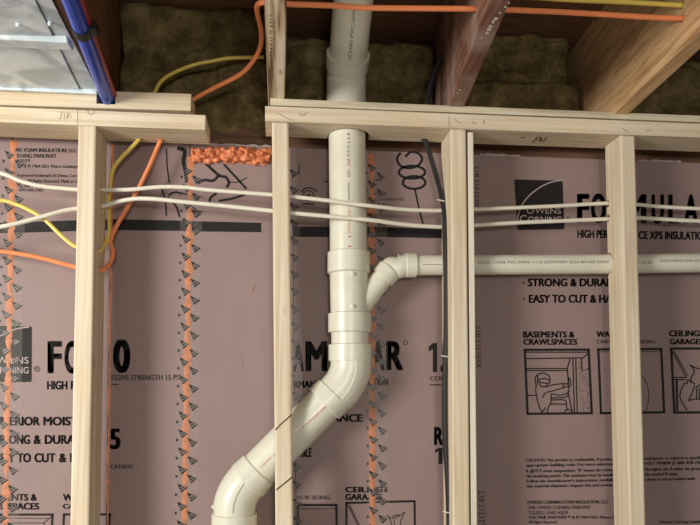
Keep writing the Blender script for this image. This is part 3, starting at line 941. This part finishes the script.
p.text('CEILINGS &', 669, 711, 330.4, 336.4, bold=B_); p.text('GARAGES', 669.6, 703, 338.8, 344.4, bold=B_)
cau = [('CAUTION: This product is combustible. A protective barrier or thermal barrier is required as specified', 525.5, 704, 458.8),
       ('appropriate building code. For more information, call at 1-800-GET-PINK\u00ae (1-800-438-7465', 526, 704, 463.7),
       ('R @75\u00b0F mean temperature. "R" means the resistance to heat flow. The higher the R-value, the greater', 526.2, 704, 469.6),
       ('the insulating power. This insulation must be installed properly to get the marked R-value.', 526.4, 678.5, 474.6),
       ("Follow the manufacturer's instructions carefully. If a package fact sheet is not provided with", 526.6, 695, 479.6),
       ('the material shipment, request this and review it carefully.', 526.8, 634, 484.6)]
for st, u0, u1, vt in cau:
    p.text(st, u0, u1, vt, vt + 3.0, bold=.044, slope=-.0155)
p.text('OWENS CORNING FOAM INSULATION, LLC', 527.2, 608, 500.6, 504, bold=.044, slope=-.006)
p.text('ONE OWENS CORNING PARKWAY', 527.5, 591, 505.8, 509.4, bold=.02, slope=-.006); p.text('TOLEDO, OHIO 43659', 528, 568, 511, 514.6, bold=.02, slope=-.004)
p.text('THE PINK PANTHER\u2122 & \u00a9 1964-2021 Metro-Goldwyn-Mayer', 528.2, 640, 516, 518.9, bold=.04, slope=-.004); p.text('All Rights Reserved.', 528.4, 557.5, 520.6, 523.4, bold=.04)
p.text('Owens Corning Quality in', 659, 708, 520.4, 523.2, bold=.04, slope=-.004)
for u0, u1, v0, v1, sl in ((475.2, 479, 166, 207, 0), (476.4, 481, 326, 368, 0.6), (479.5, 485.5, 491, 532, 1.0)):
    p.text('XF21212 812', u0, u1, v0, v1, rot=90 if False else -90, slope=-sl)
p.build('printed_text', bG, INK)
p = Flat(YI)
frame(p, (524.8, 349.8), (588.6, 349.6), (591.8, 413.2), (527.6, 413.8), 2.4)
Q1 = lambda q: zz(q, 515, 325, 7.0)
Q2 = lambda q: zz(q, 515, 370, 7.0)
for q in ([(77, 190), (515, 190)], [(80, 236), (470, 230)], [(515, 200), (465, 236), (470, 322), (515, 305)], [(80, 305), (365, 305)], [(80, 319), (368, 319)], [(386, 236), (366, 302), (378, 470)]):
    p.stroke(Q1(q), 1.2)
for q in ([(405, -80), (416, 297)], [(425, -80), (436, 297)], [(80, 178), (145, 178)], [(370, 150), (400, 290)]):
    p.stroke(Q2(q), 1.2)
for q in ([(148, 112), (141, 60), (163, 30), (205, 22), (240, 45), (245, 76)], [(160, 30), (156, 100)], [(167, 66), (205, 60), (240, 72), (238, 92), (175, 86), (166, 66)], [(170, 92), (180, 114), (214, 116), (228, 94)],
          [(150, 112), (145, 140), (155, 200), (172, 265), (190, 297)], [(215, 118), (260, 105), (338, 95), (368, 97), (378, 56), (390, 108), (345, 122), (270, 145), (215, 160), (190, 196)],
          [(335, 96), (342, 122)], [(255, 165), (300, 176), (350, 170), (378, 150)], [(255, 196), (350, 190), (375, 170)], [(255, 210), (345, 210), (360, 240), (362, 285)],
          [(225, 297), (248, 242), (355, 240)], [(190, 297), (215, 262)], [(345, 290), (375, 275), (402, 296)], [(255, 165), (250, 240)]):
    p.stroke(Q2(q), 1.2, curve=True)
rr = random.Random(5)
for k in range(230):
    u, v = rr.uniform(577.6, 588.6), rr.uniform(360, 411)
    if v < 373 and u > 581.5:
        continue
    s = rr.uniform(.3, .5)
    u += (v - 350) * .045
    p.poly([(u - s, v), (u, v - s), (u + s, v), (u, v + s)])
p.build('printed_picture', bG, INK)
p = Flat(YI)
frame(p, (598.3, 349.4), (661.2, 349.0), (664.2, 412.2), (601, 413.2), 2.4)
Q3 = lambda q: zz(q, 610, 325, 5.833)
p.stroke(Q3([(-60, 157), (300, 155)]), .6); p.stroke(Q3([(230, 150), (232, 158)]), .6)
p.stroke(Q3([(150, 270), (182, 292), (214, 340), (226, 420), (214, 500)]), .7, curve=True)
p.stroke(Q3([(60, 260), (20, 330), (10, 420), (20, 500)]), .7, curve=True)
p.build('printed_picture', bG, INK)
p = Flat(YI)
frame(p, (671.2, 348.6), (735, 348.4), (738, 412), (674.4, 412.6), 2.4)
for q in ([(362, 152), (442, 302)], [(372, 150), (452, 296)], [(370, 306), (450, 306)], [(370, 318), (440, 318)], [(385, 320), (388, 500)], [(392, 320), (396, 500)]):
    p.stroke(Q3(q), 1.1)
for q in ([(465, 232), (492, 268), (470, 318), (492, 345)], [(465, 232), (500, 250), (540, 256), (560, 238)], [(452, 318), (470, 330), (496, 345)], [(450, 322), (452, 342)],
          [(448, 340), (428, 350), (408, 420), (450, 498)], [(495, 352), (478, 400), (460, 440), (490, 432), (550, 436)], [(500, 365), (525, 350), (560, 350)], [(505, 370), (505, 430)], [(520, 365), (520, 430)]):
    p.stroke(Q3(q), 1.2, curve=True)
p.build('printed_picture', bG, INK)
# scuffs on the blank board
p = Flat(YF - .0004)
p.stroke([(255.5, 284), (253, 290), (251.5, 294)], 1.2); p.stroke([(241.5, 359), (243, 364), (244.5, 368)], 1.0)
p.build('scuff_mark', bD, ['scuff'])

# torn pale film along the foam's top edge
def film_strip(parent, u0, u1, seed):
    r = random.Random(seed)
    n = 14
    A, B = P(u0, 150, YF).x, P(u1, 150, YF).x
    v, f = [], []
    for i in range(n + 1):
        x = A + (B - A) * i / n
        v += [(x, YF - .002, ZF + r.uniform(-.001, .0035)), (x, YF - .0015, ZF - r.uniform(.002, .004))]
    for i in range(n):
        f.append((2 * i, 2 * i + 1, 2 * i + 3, 2 * i + 2))
    link('torn_film', mesh('m', v, f, 'film_torn'), parent)
film_strip(bD, 195, 285, 1); film_strip(bG, 480, 520, 2); film_strip(bG, 638, 680, 3)

# ------------------------------------------------------------------ seam sealant and tape
def sealant(sx, v0, v1, wpx, seed, label):
    zt = min(ZF - .002, P(0, v0, YF).z); zb = max(0.01, P(0, v1, YF).z)
    n = 150
    v, f = [], []
    for i in range(n + 1):
        z = zt + (zb - zt) * i / n
        w = wpx / 422 * (0.55 + 0.75 * abs(noise.noise(Vector((z * 22, seed, 0)))) + 0.5 * noise.noise(Vector((z * 60, seed, 3))))
        o_ = noise.noise(Vector((z * 30, seed, 7))) * .0022
        x = sx(z) + o_ + .002
        v += [(x - w / 2, YF - .0002, z), (x - w / 4, YF - .0010, z), (x + w / 4, YF - .0010, z), (x + w / 2, YF - .0002, z)]
    for i in range(n):
        for k in range(3):
            f.append((4 * i + k, 4 * i + k + 1, 4 * i + k + 5, 4 * i + k + 4))
    return tag(link('sealant_bead', mesh('m', v, f, 'sealant_orange', smooth=True)), label, 'sealant')
sealant(sA, 140, 1100, 8.0, 1.3, 'orange sealant line under the tape at the left edge of the picture')
sealant(sB, 140, 1100, 2.6, 2.3, 'thin untaped orange sealant line close to the right of the leftmost stud')
sealant(sC, 150, 1100, 7.5, 3.3, 'orange sealant line under the tape between the two left studs')
sealant(sE, 140, 1100, 9.0, 4.3, 'orange sealant line under the tape just right of the vertical drain pipe')
def tape(sx, off, label, seed, vtop=150):
    """clear tape with two staggered columns of dark striped triangles"""
    zt = min(ZF - .003, P(0, vtop, YF).z); zb = 0.02
    half = 11 / 422
    y = YF - .0014
    root = thing('seam_tape', (sx(zb), YF, zb), label, 'tape', 'printed tapes over the foam seams')
    me = mesh('m', [(sx(zt) + off - half, y, zt), (sx(zt) + off + half, y, zt), (sx(zb) + off + half, y, zb), (sx(zb) + off - half, y, zb)], [(0, 1, 2, 3)], 'tape_film')
    link('film', me, root)
    u = 1 / 422
    v, f, m = [], [], []
    def tri(px, py, pts, mi, z, x):
        k = len(v)
        v.extend([(x + a * u, y - .0003 - .0001 * mi, z - b * u) for a, b in pts]); f.append(tuple(range(k, k + len(pts)))); m.append(mi)
    r = random.Random(seed)
    z = zt - .012
    while z > zb + .03:
        for cx, dz in ((-5.0, 0), (4.4, 8.7)):
            zc_ = z - dz * u
            x = sx(zc_) + off + cx * u
            j = r.uniform(-.5, .5)
            tri(0, 0, [(-4.2, -4.6), (5.4 + j, -.4), (-.2, 4.4)], 0, zc_, x)
            tri(0, 0, [(-1.0, 1.6), (3.4, -1.3), (4.3, -.6), (-.6, 2.7)], 1, zc_, x)
            tri(0, 0, [(-1.9, -.6), (1.0, -2.2), (2.2, -1.7), (-1.5, .4)], 1, zc_, x)
        zc_ = z - 6 * u
        x = sx(zc_) + off - 10.6 * u
        tri(0, 0, [(-.3, -1.8), (1.8, .1), (-.3, 1.8)], 0, zc_, x)
        z -= 17.6 * u
    link('printed_marks', mesh('m', v, f, None, mats=['tape_mark_dark', 'tape_mark_grey'], fm=m), root)['kind'] = 'stuff'
tape(sA, 0.006, 'clear tape printed with dark triangles at the left edge of the picture', 1)
tape(sC, 0.006, 'clear tape printed with dark triangles between the two left studs', 2, 160)
tape(sD, -0.008, 'clear tape printed with dark triangles just behind the stud with slanted lines', 3)
tape(sE, 0.014, 'clear tape printed with dark triangles right of the vertical drain pipe', 4)

# bulging bead of orange spray foam under the gap between the plates
def spray_bead():
    A, B = P(191, 155, YF), P(276, 157, YF)
    n, k = 220, 40
    v, f = [], []
    for i in range(n + 1):
        t = i / n
        c_ = A.lerp(B, t)
        endr = min(1, math.sqrt(max(0.0, min(t, 1 - t) / 0.03)))
        for j in range(k):
            a_ = 2 * math.pi * j / k
            q = Vector((c_.x * 62, math.cos(a_) * 1.25, math.sin(a_) * 1.25))
            dv = noise.voronoi(q + noise.noise_vector(q * .8) * .35)[0][0]
            lump = .0105 * (1 - min(1.1, dv) * 1.7) + noise.noise(q * .6) * .003
            rz = (.0165 + lump) * endr; ry = (.016 + lump * 1.3) * endr
            v.append((c_.x, YF - .002 + ry * math.cos(a_) if math.cos(a_) < 0 else YF - .002 + .002 * math.cos(a_), c_.z + rz * math.sin(a_)))
    for i in range(n):
        for j in range(k):
            j2_ = (j + 1) % k
            f.append((i * k + j, i * k + j2_, (i + 1) * k + j2_, (i + 1) * k + j))
    f.append(tuple(range(k))); f.append(tuple(n * k + j for j in range(k - 1, -1, -1)))
    me = fix(mesh('m', v, f, 'spray_foam', smooth=True))
    me.polygons.foreach_set('use_smooth', [True] * len(me.polygons))
    tag(link('spray_foam_bead', me), 'lumpy bright orange spray foam bead on top of the boards between the two plates', 'spray foam')
spray_bead()

# ------------------------------------------------------------------ drain pipe
R3, H3 = .0440, .0500          # pipe and hub radii
R1, H1 = .0240, .0290
base = P(234, 525, YP); base.z = 0.0
drain = thing('drain_pipe', base, 'white plastic drain pipe with a branch, bending to the lower left', 'pipe')
Pp = lambda u, v: P(u, v, YP)
def lathe_path(segs, n=2):
    """segs: list of (point, radius); straight runs between them"""
    return [s[0] for s in segs], [s[1] for s in segs]
def dr(name, pts, rad, parent=drain, mat='pvc', seg=40):
    return link(name, tube(pts, rad, mat, seg), parent)
# straight vertical pipe through the plate
c_top = Pp(346.5, 98); c_hub = Pp(348.6, 253)
dr('pipe', [c_top, c_hub + Vector((0, 0, -.02))], R3)
# wye: hub, body, hub
w0, w1, w2, w3 = Pp(348.6, 252.5), Pp(348.8, 273), Pp(349.6, 314), Pp(349.8, 333)
wye = dr('wye_fitting', [w0, w0 + Vector((0, 0, -.002)), w1, w1 + Vector((0, 0, -.003)), w1.lerp(w2, .5), w2 + Vector((0, 0, .003)), w2, w3 + Vector((0, 0, .002)), w3],
         [H3 - .0025, H3, H3 + .0005, R3 + .001, R3 + .0012, R3 + .001, H3 + .001, H3 + .001, H3 - .002])
# branch stub of the wye
s0, s1, s2 = Pp(350, 318), Pp(382, 277), Pp(390, 268)
dirb = (s2 - s0).normalized()
br_hub0 = Pp(381.8, 278.4)
br_hub1 = Pp(389.4, 270)
dr('branch_socket', [s0, br_hub0, br_hub0 + dirb * .001, br_hub1 - dirb * .001, br_hub1], [R1 + .005, R1 + .0015, H1 + .001, H1 + .0015, H1 - .001], wye)
def nub(pos, r, parent, axis=Vector((0, -1, 0))):
    pts = [pos + axis * t for t in (-.002, .001, .0022, .003)]
    link('nub', tube(pts, [r, r, r * .7, r * .15], 'pvc', 14), parent)
for uv in ((352.8, 273.8), (352.8, 306)):
    q = P(*uv, YP - R3 - .002)
    nub(q, .0052, wye)
# curved 45 elbow of the branch, then the long horizontal pipe
hb0, hb1 = P(405.2, 265.4, YB), P(415.5, 265.3, YB)
a0 = br_hub1
arc = smooth_path([br_hub1 - dirb * .01, br_hub1, br_hub1 + dirb * .008, P(397.5, 268.2, YB), hb0, hb1], 6)
n_ = len(arc)
elb = dr('small_elbow', arc, [R1 + .0015] * n_)
hd = (hb1 - hb0).normalized()
dr('elbow_socket', [hb0, hb0 + hd * .001, hb1 - hd * .001, hb1], [H1 - .001, H1, H1, H1 - .001], elb)
q = P(398.6, 255.6, YB); nub(q, .0016, elb, Vector((-.3, -.2, .9)))
br_end = P(1000, 258, YB)
bpipe = dr('branch_pipe', [hb1 - hd * .01, P(460, 265, YB), P(622, 264, YB), br_end], R1, seg=28)
# short nipple, upper elbow, sloping pipe, lower elbow, tail pipe
dr('pipe_nipple', [w3 + Vector((0, 0, .005)), Pp(350, 346)], R3)
e0, e1 = Pp(350, 344.2), Pp(350.2, 361)
d0, d1 = Pp(327, 401), Pp(262.5, 466)         # axis of the sloping run
dd = (d1 - d0).normalized()
e2 = Pp(341.5, 386.5)
e3 = Pp(323.5, 404.5)
arc = smooth_path([e1 + Vector((0, 0, .004)), e1, Pp(349.0, 372), e2, e3 - dd * .012, e3], 6)
n_ = len(arc)
el1 = dr('elbow', arc, [R3 + .0022] * n_)
def shell(path, r, a0, a1, lift, parent, mat='pvc', nseg=14):
    """raised moulded panel on an elbow: a strip of the wall between angles a0 and a1, lifted a little"""
    pts = [Vector(q_) for q_ in path]
    n = len(pts)
    tan = [(pts[min(n - 1, i + 1)] - pts[max(0, i - 1)]).normalized() for i in range(n)]
    x = Vector((0, 1, 0)); v, f = [], []
    for i in range(n):
        x = (x - tan[i] * x.dot(tan[i])).normalized(); y = tan[i].cross(x)
        A0 = a0(i / (n - 1)); A1 = a1(i / (n - 1))
        for k in range(nseg + 1):
            a_ = A0 + (A1 - A0) * k / nseg
            dv_ = x * math.cos(a_) + y * math.sin(a_)
            v.append(pts[i] + dv_ * (r + lift)); v.append(pts[i] + dv_ * (r - .003))
    w_ = 2 * (nseg + 1)
    for i in range(n - 1):
        for k in range(nseg):
            p0 = i * w_ + 2 * k
            f.append((p0, p0 + 2, p0 + w_ + 2, p0 + w_)); f.append((p0 + 1, p0 + w_ + 1, p0 + w_ + 3, p0 + 3))
        for k in (0, nseg):
            p0 = i * w_ + 2 * k
            f.append((p0, p0 + 1, p0 + w_ + 1, p0 + w_))
    for i in (0, n - 1):
        for k in range(nseg):
            p0 = i * w_ + 2 * k
            f.append((p0, p0 + 1, p0 + 3, p0 + 2))
    me = fix(mesh('m', v, f, mat))
    me.polygons.foreach_set('use_smooth', [True] * len(me.polygons))
    bm = bmesh.new(); bm.from_mesh(me)
    for e_ in bm.edges:
        if e_.is_manifold and e_.calc_face_angle() > .6:
            e_.smooth = False
    bm.to_mesh(me); bm.free()
    return link('moulded_panel', me, parent)
PI = math.pi
shell(arc[2:-9], R3 + .0022, lambda t: PI - .10 - .25 * t, lambda t: PI / 2 - .9, .0036, el1)
dr('elbow_socket', [e0, e0 + Vector((0, 0, -.002)), e1 + Vector((0, 0, .0005)), e1], [H3 - .003, H3 + .0008, H3 + .0008, H3 - .001], el1)
dr('elbow_socket', [e3 - dd * .034, e3 - dd * .033, e3 - dd * .002, e3], [H3 - .004, H3 - .001, H3 - .0005, H3 - .003], el1)
dr('sloping_pipe', [e3 - dd * .02, d1 + dd * .03], R3)
g0 = Pp(259.3, 469); g1 = Pp(247, 481.5)
t0, t1 = Pp(234.5, 512.8), Pp(234.0, 535)
arc = smooth_path([g0 + dd * .012, g1 - dd * .004, Pp(241.2, 489.5), Pp(236.4, 500), t0 + Vector((0, 0, .004)), t0 + Vector((0, 0, -.02))], 6)
n_ = len(arc)
el2 = dr('elbow', arc, [R3 + .0022] * n_)
shell(arc[5:-7], R3 + .0022, lambda t: PI + .12 - .1 * t, lambda t: PI * 1.5 + .9, .0022, el2)
gd = (g1 - g0).normalized()
dr('elbow_socket', [g0, g0 + gd * .002, g1 - gd * .001, g1], [R3 + .0008, R3 + .0032, H3, H3 - .002], el2)
dr('elbow_socket', [t0, t0 + Vector((0, 0, -.0015)), t1, t1 + Vector((0, 0, -.001))], [H3 - .002, H3 + .0005, H3 + .0005, H3 - .001], el2)
tail = t1.copy(); tail.z = 0.0
dr('tail_pipe', [t1 + Vector((0, 0, .03)), tail], R3)
q = P(213.5, 507, YP)
link('moulded_tab', fix(prism([P(215, 502, YP - .003), P(211, 507, YP - .003), P(214.5, 510.5, YP - .003), P(219, 507, YP - .003)], (0, .006, 0), 'pvc')), el2)
# 45 degree elbow above the plate, then the pipe rising towards the room
u0 = Pp(346.0, 99); ub = Pp(346.2, 76)
k0 = Vector((ub.x, YP, ub.z))
tilt = Vector((0.0, -0.87, 0.50)).normalized()
m0 = k0 + Vector((0, 0, -.022))
arc = smooth_path([m0 + Vector((0, 0, -.03)), m0, m0 + Vector((0, -.004, .014)), k0 + tilt * .006, k0 + tilt * .02, k0 + tilt * .045], 6)
n_ = len(arc)
el3 = dr('elbow', arc, [R3 + .003] * n_)
dr('elbow_socket', [u0 + Vector((0, 0, -.045)), u0 + Vector((0, 0, .008)), u0 + Vector((0, 0, .011))], [H3 - .002, H3 - .002, H3 - .005], el3)
q0 = k0 + tilt * .022; q1 = k0 + tilt * .058
dr('elbow_socket', [q0 - tilt * .004, q0, q1 - tilt * .001, q1], [R3 + .003, H3, H3 + .001, H3 - .001], el3)
q2 = k0 + tilt * .40
dr('rising_pipe', [q1 - tilt * .02, q2], R3)
# faint printing on the pipes
pr = Flat(YP - R3 - .0009)
pr.text('R 6 3 D E R', 347.2, 349.8, 133, 157, rot=90, mi=1)
pr.text('RAL : 003', 347.3, 349.9, 159, 177, rot=90, mi=0)
pr.stroke([(348.6, 182), (348.9, 200)], .6, mi=1)
pr.text('PVC 1120 DWV ASTM D', 347.9, 350.3, 202, 233, rot=90, mi=0); pr.text('1 1', 348.2, 351, 236, 247, rot=90, mi=0)
pr.build('printed_text', drain, ['print_red', 'print_grey'])
pr = Flat(YP - R3 - .0007)
def slant(fl_, st, c0, c1, h, mi=0):
    vs, fs2 = glyphs(st)
    x0 = min(v[0] for v in vs); x1 = max(v[0] for v in vs)
    a_ = Vector((*c0, 0)); b_ = Vector((*c1, 0)); t = (b_ - a_); nn = Vector((t.y, -t.x, 0)).normalized()
    k = len(fl_.v)
    for x, y in vs:
        w_ = a_ + t * ((x - x0) / (x1 - x0)) + nn * h * (y / CAPH)
        fl_.v.append(P(w_.x, w_.y, fl_.Y))
    for f2 in fs2:
        fl_.f.append(tuple(i + k for i in f2)); fl_.m.append(mi)
slant(pr, 'IN PVC DWV ASTM D2665 SCH40', (293.5, 437.5), (327, 407), 2.4)
slant(pr, '3 IN PVC 11', (261.5, 468), (276, 454.5), 2.2)
pr.build('printed_text', drain, ['print_red'])
pr = Flat(YB - R1 - .0007)
pr.text('SOLID CORE PVC-DWV 1-1/2 ASTM F891 SCH 40 NSF-DWV', 477.5, 609, 261, 263.8, mi=0, slope=-.004)
pr.text('1-1/2 IN', 638, 652, 261, 264, mi=0); pr.text('SOLID CORE PVC-DWV ASTM', 660, 702, 259.5, 262, mi=0)
pr.stroke([(422.5, 264.5), (442, 264.5)], .6)
pr.build('printed_text', drain, ['print_grey'])
# stamped print on the rising pipe
vs, fs2 = glyphs('SCH40 PVC-DWV')
x0 = min(v[0] for v in vs); x1 = max(v[0] for v in vs)
side = Vector((1, 0, 0)); side = (side - tilt * side.dot(tilt)).normalized()
front = side.cross(tilt)
if front.y > 0 or front.z > 0 and front.dot(CAM - q2) < 0:
    front = -front
if front.dot(CAM - q2) < 0:
    front = -front
vv = [q1 + tilt * (.012 + .13 * (x - x0) / (x1 - x0)) + side * (y / CAPH * .007 - .003) * -1 + front * (R3 + .0008) for x, y in vs]
link('printed_text', mesh('m', vv, fs2, 'print_grey'), drain)

# ------------------------------------------------------------------ cables
def cable(route, r, mat, label, name='electrical_cable', seg=10):
    pts = smooth_path([P(*q) for q in route], 7)
    return tag(link(name, tube(pts, r, mat, seg), base=pts[0]), label, 'cable')
cable(WH1, .0046, 'cable_white', 'upper of the two white cables strung through the studs')
cable(WH2, .0048, 'cable_white', 'lower of the two white cables strung through the studs')
cable(YEL, .0044, 'cable_yellow', 'yellow cable passing through the leftmost stud and rising through the plate')
cable(ORA, .0050, 'cable_orange', 'long orange cable from the leftmost stud up and across the joists')
cable(YE2, .0046, 'cable_yellow', 'yellow cable at the top right above the orange one, entering the tan joist')
blk = cable(BLK, .0062, 'cable_black', 'thick black cable hanging down along the left side of a stud')
for uv, dep in (((441, 200), .052), ((445.3, 356), .04), ((446.8, 512), .04)):
    q = P(*uv, dep - .0075)
    link('cable_tie', tube([q + Vector((-.009, .002, .001)), q + Vector((0, -.0005, -.001)), q + Vector((.009, .002, -.002))], .0013, 'staple', 6), blk)

# ------------------------------------------------------------------ sheet metal duct and the pipes beside it
zd = ZJ - .0012
E0, E1 = PZ(97.5, 89, zd), PZ(52.5, 0, zd)
sx_ = (E1.x - E0.x) / (E1.y - E0.y)
EX = lambda y: E0.x + (y - E0.y) * sx_
C0, C1 = PZ(80, 86, zd), PZ(38, 0, zd)
CX_ = lambda y: C0.x + (y - C0.y) * (C1.x - C0.x) / (C1.y - C0.y)
duct = thing('sheet_metal_duct', (EX(-.4) - .3, -.4, zd), 'galvanized sheet metal duct panel under the joists at the upper left', 'duct')
yn, yf = -2.2, -.004
yseam = PZ(20, 37, zd).y
def metal(y0, y1, dz, name):
    # flat pan, slight downward dish left of the crease, flange right of it
    prof = lambda y: [(XL, .004), (CX_(y) - .16, .006), (CX_(y) - .0035, .0045), (CX_(y) - .0030, -.007), (CX_(y) + .0010, -.007), (CX_(y) + .0015, .0020), (EX(y), .0005)]
    v, f = [], []
    n = 12
    for i in range(n + 1):
        y = y0 + (y1 - y0) * i / n
        for x, h in prof(y):
            wob = noise.noise(Vector((x * 6, y * 6, 2))) * .0022 if x < EX(y) - .001 else 0
            v.append((x, y, zd - h - dz + wob))
    for i in range(n):
        for k in range(6):
            f.append((i * 7 + k, i * 7 + k + 1, i * 7 + k + 8, i * 7 + k + 7))
    me = mesh('m', v, f, 'galvanized')
    bm = bmesh.new(); bm.from_mesh(me)
    bmesh.ops.solidify(bm, geom=bm.faces[:], thickness=.0008)
    bm.to_mesh(me); bm.free()
    return link(name, me, duct)
metal(yseam, yf, 0, 'sheet')
metal(yn, yseam, .0015, 'sheet')
y_ = yseam
link('seam_rib', hexa([(XL, y_ - .021, zd - .004), (EX(y_) - .004, y_ - .021, zd - .004), (EX(y_) - .004, y_ - .012, zd - .013), (XL, y_ - .012, zd - .013)],
                      [(XL, y_ + .021, zd - .004), (EX(y_) - .004, y_ + .021, zd - .004), (EX(y_) - .004, y_ + .016, zd - .013), (XL, y_ + .016, zd - .013)], 'galvanized', .002), duct)
link('end_lip', box(XL, EX(-.006), -.012, -.004, zd - .012, zd - .001, 'galvanized', .001), duct)
for uv in ((18, 26), (50, 25)):
    q = PZ(*uv, zd - .010)
    link('screw_head', tube([q + Vector((0, 0, .008)), q, q + Vector((0, 0, -.002))], [.004, .004, .002], 'galvanized', 10), duct)
# blue and red water pipes
def pexline(u0, v0, u1, v1, z):
    A, B = PZ(u0, v0, z), PZ(u1, v1, z)
    s = (B.x - A.x) / (B.y - A.y)
    return lambda y: Vector((A.x + (y - A.y) * s, y, z))
zb_ = ZJ - .0178
bl = pexline(105, 92, 70.5, 0, zb_)
yend = .05
blue = thing('water_pipe', bl(-.05), 'glossy blue plastic water pipe beside the sheet metal duct', 'pipe')
link('tube', tube([bl(-2.2), bl(yend)], .0142, 'pex_blue', 24), blue)
yc = PZ(85, 30, zb_).y
link('pipe_clip', tube([bl(yc - .012), bl(yc - .010), bl(yc + .010), bl(yc + .012)], [.0148, .0165, .0165, .0148], 'rubber_black', 24), blue)
q = bl(yc)
link('clip_ear', box(q.x + .004, q.x + .028, yc - .012, yc + .012, zb_ - .006, zb_ + .013, 'rubber_black', .003), blue)
zr_ = ZJ - .0088
rl = pexline(111.3, 90, 79.2, 0, zr_)
red = thing('water_pipe', rl(-.05), 'dark red plastic water pipe running along the right of the blue one', 'pipe')
link('tube', tube([rl(-2.2), rl(yend)], .0085, 'pex_red', 20), red)

# bookkeeping properties are not needed any more
for o in bpy.data.objects:
    if '_b' in o:
        del o['_b']
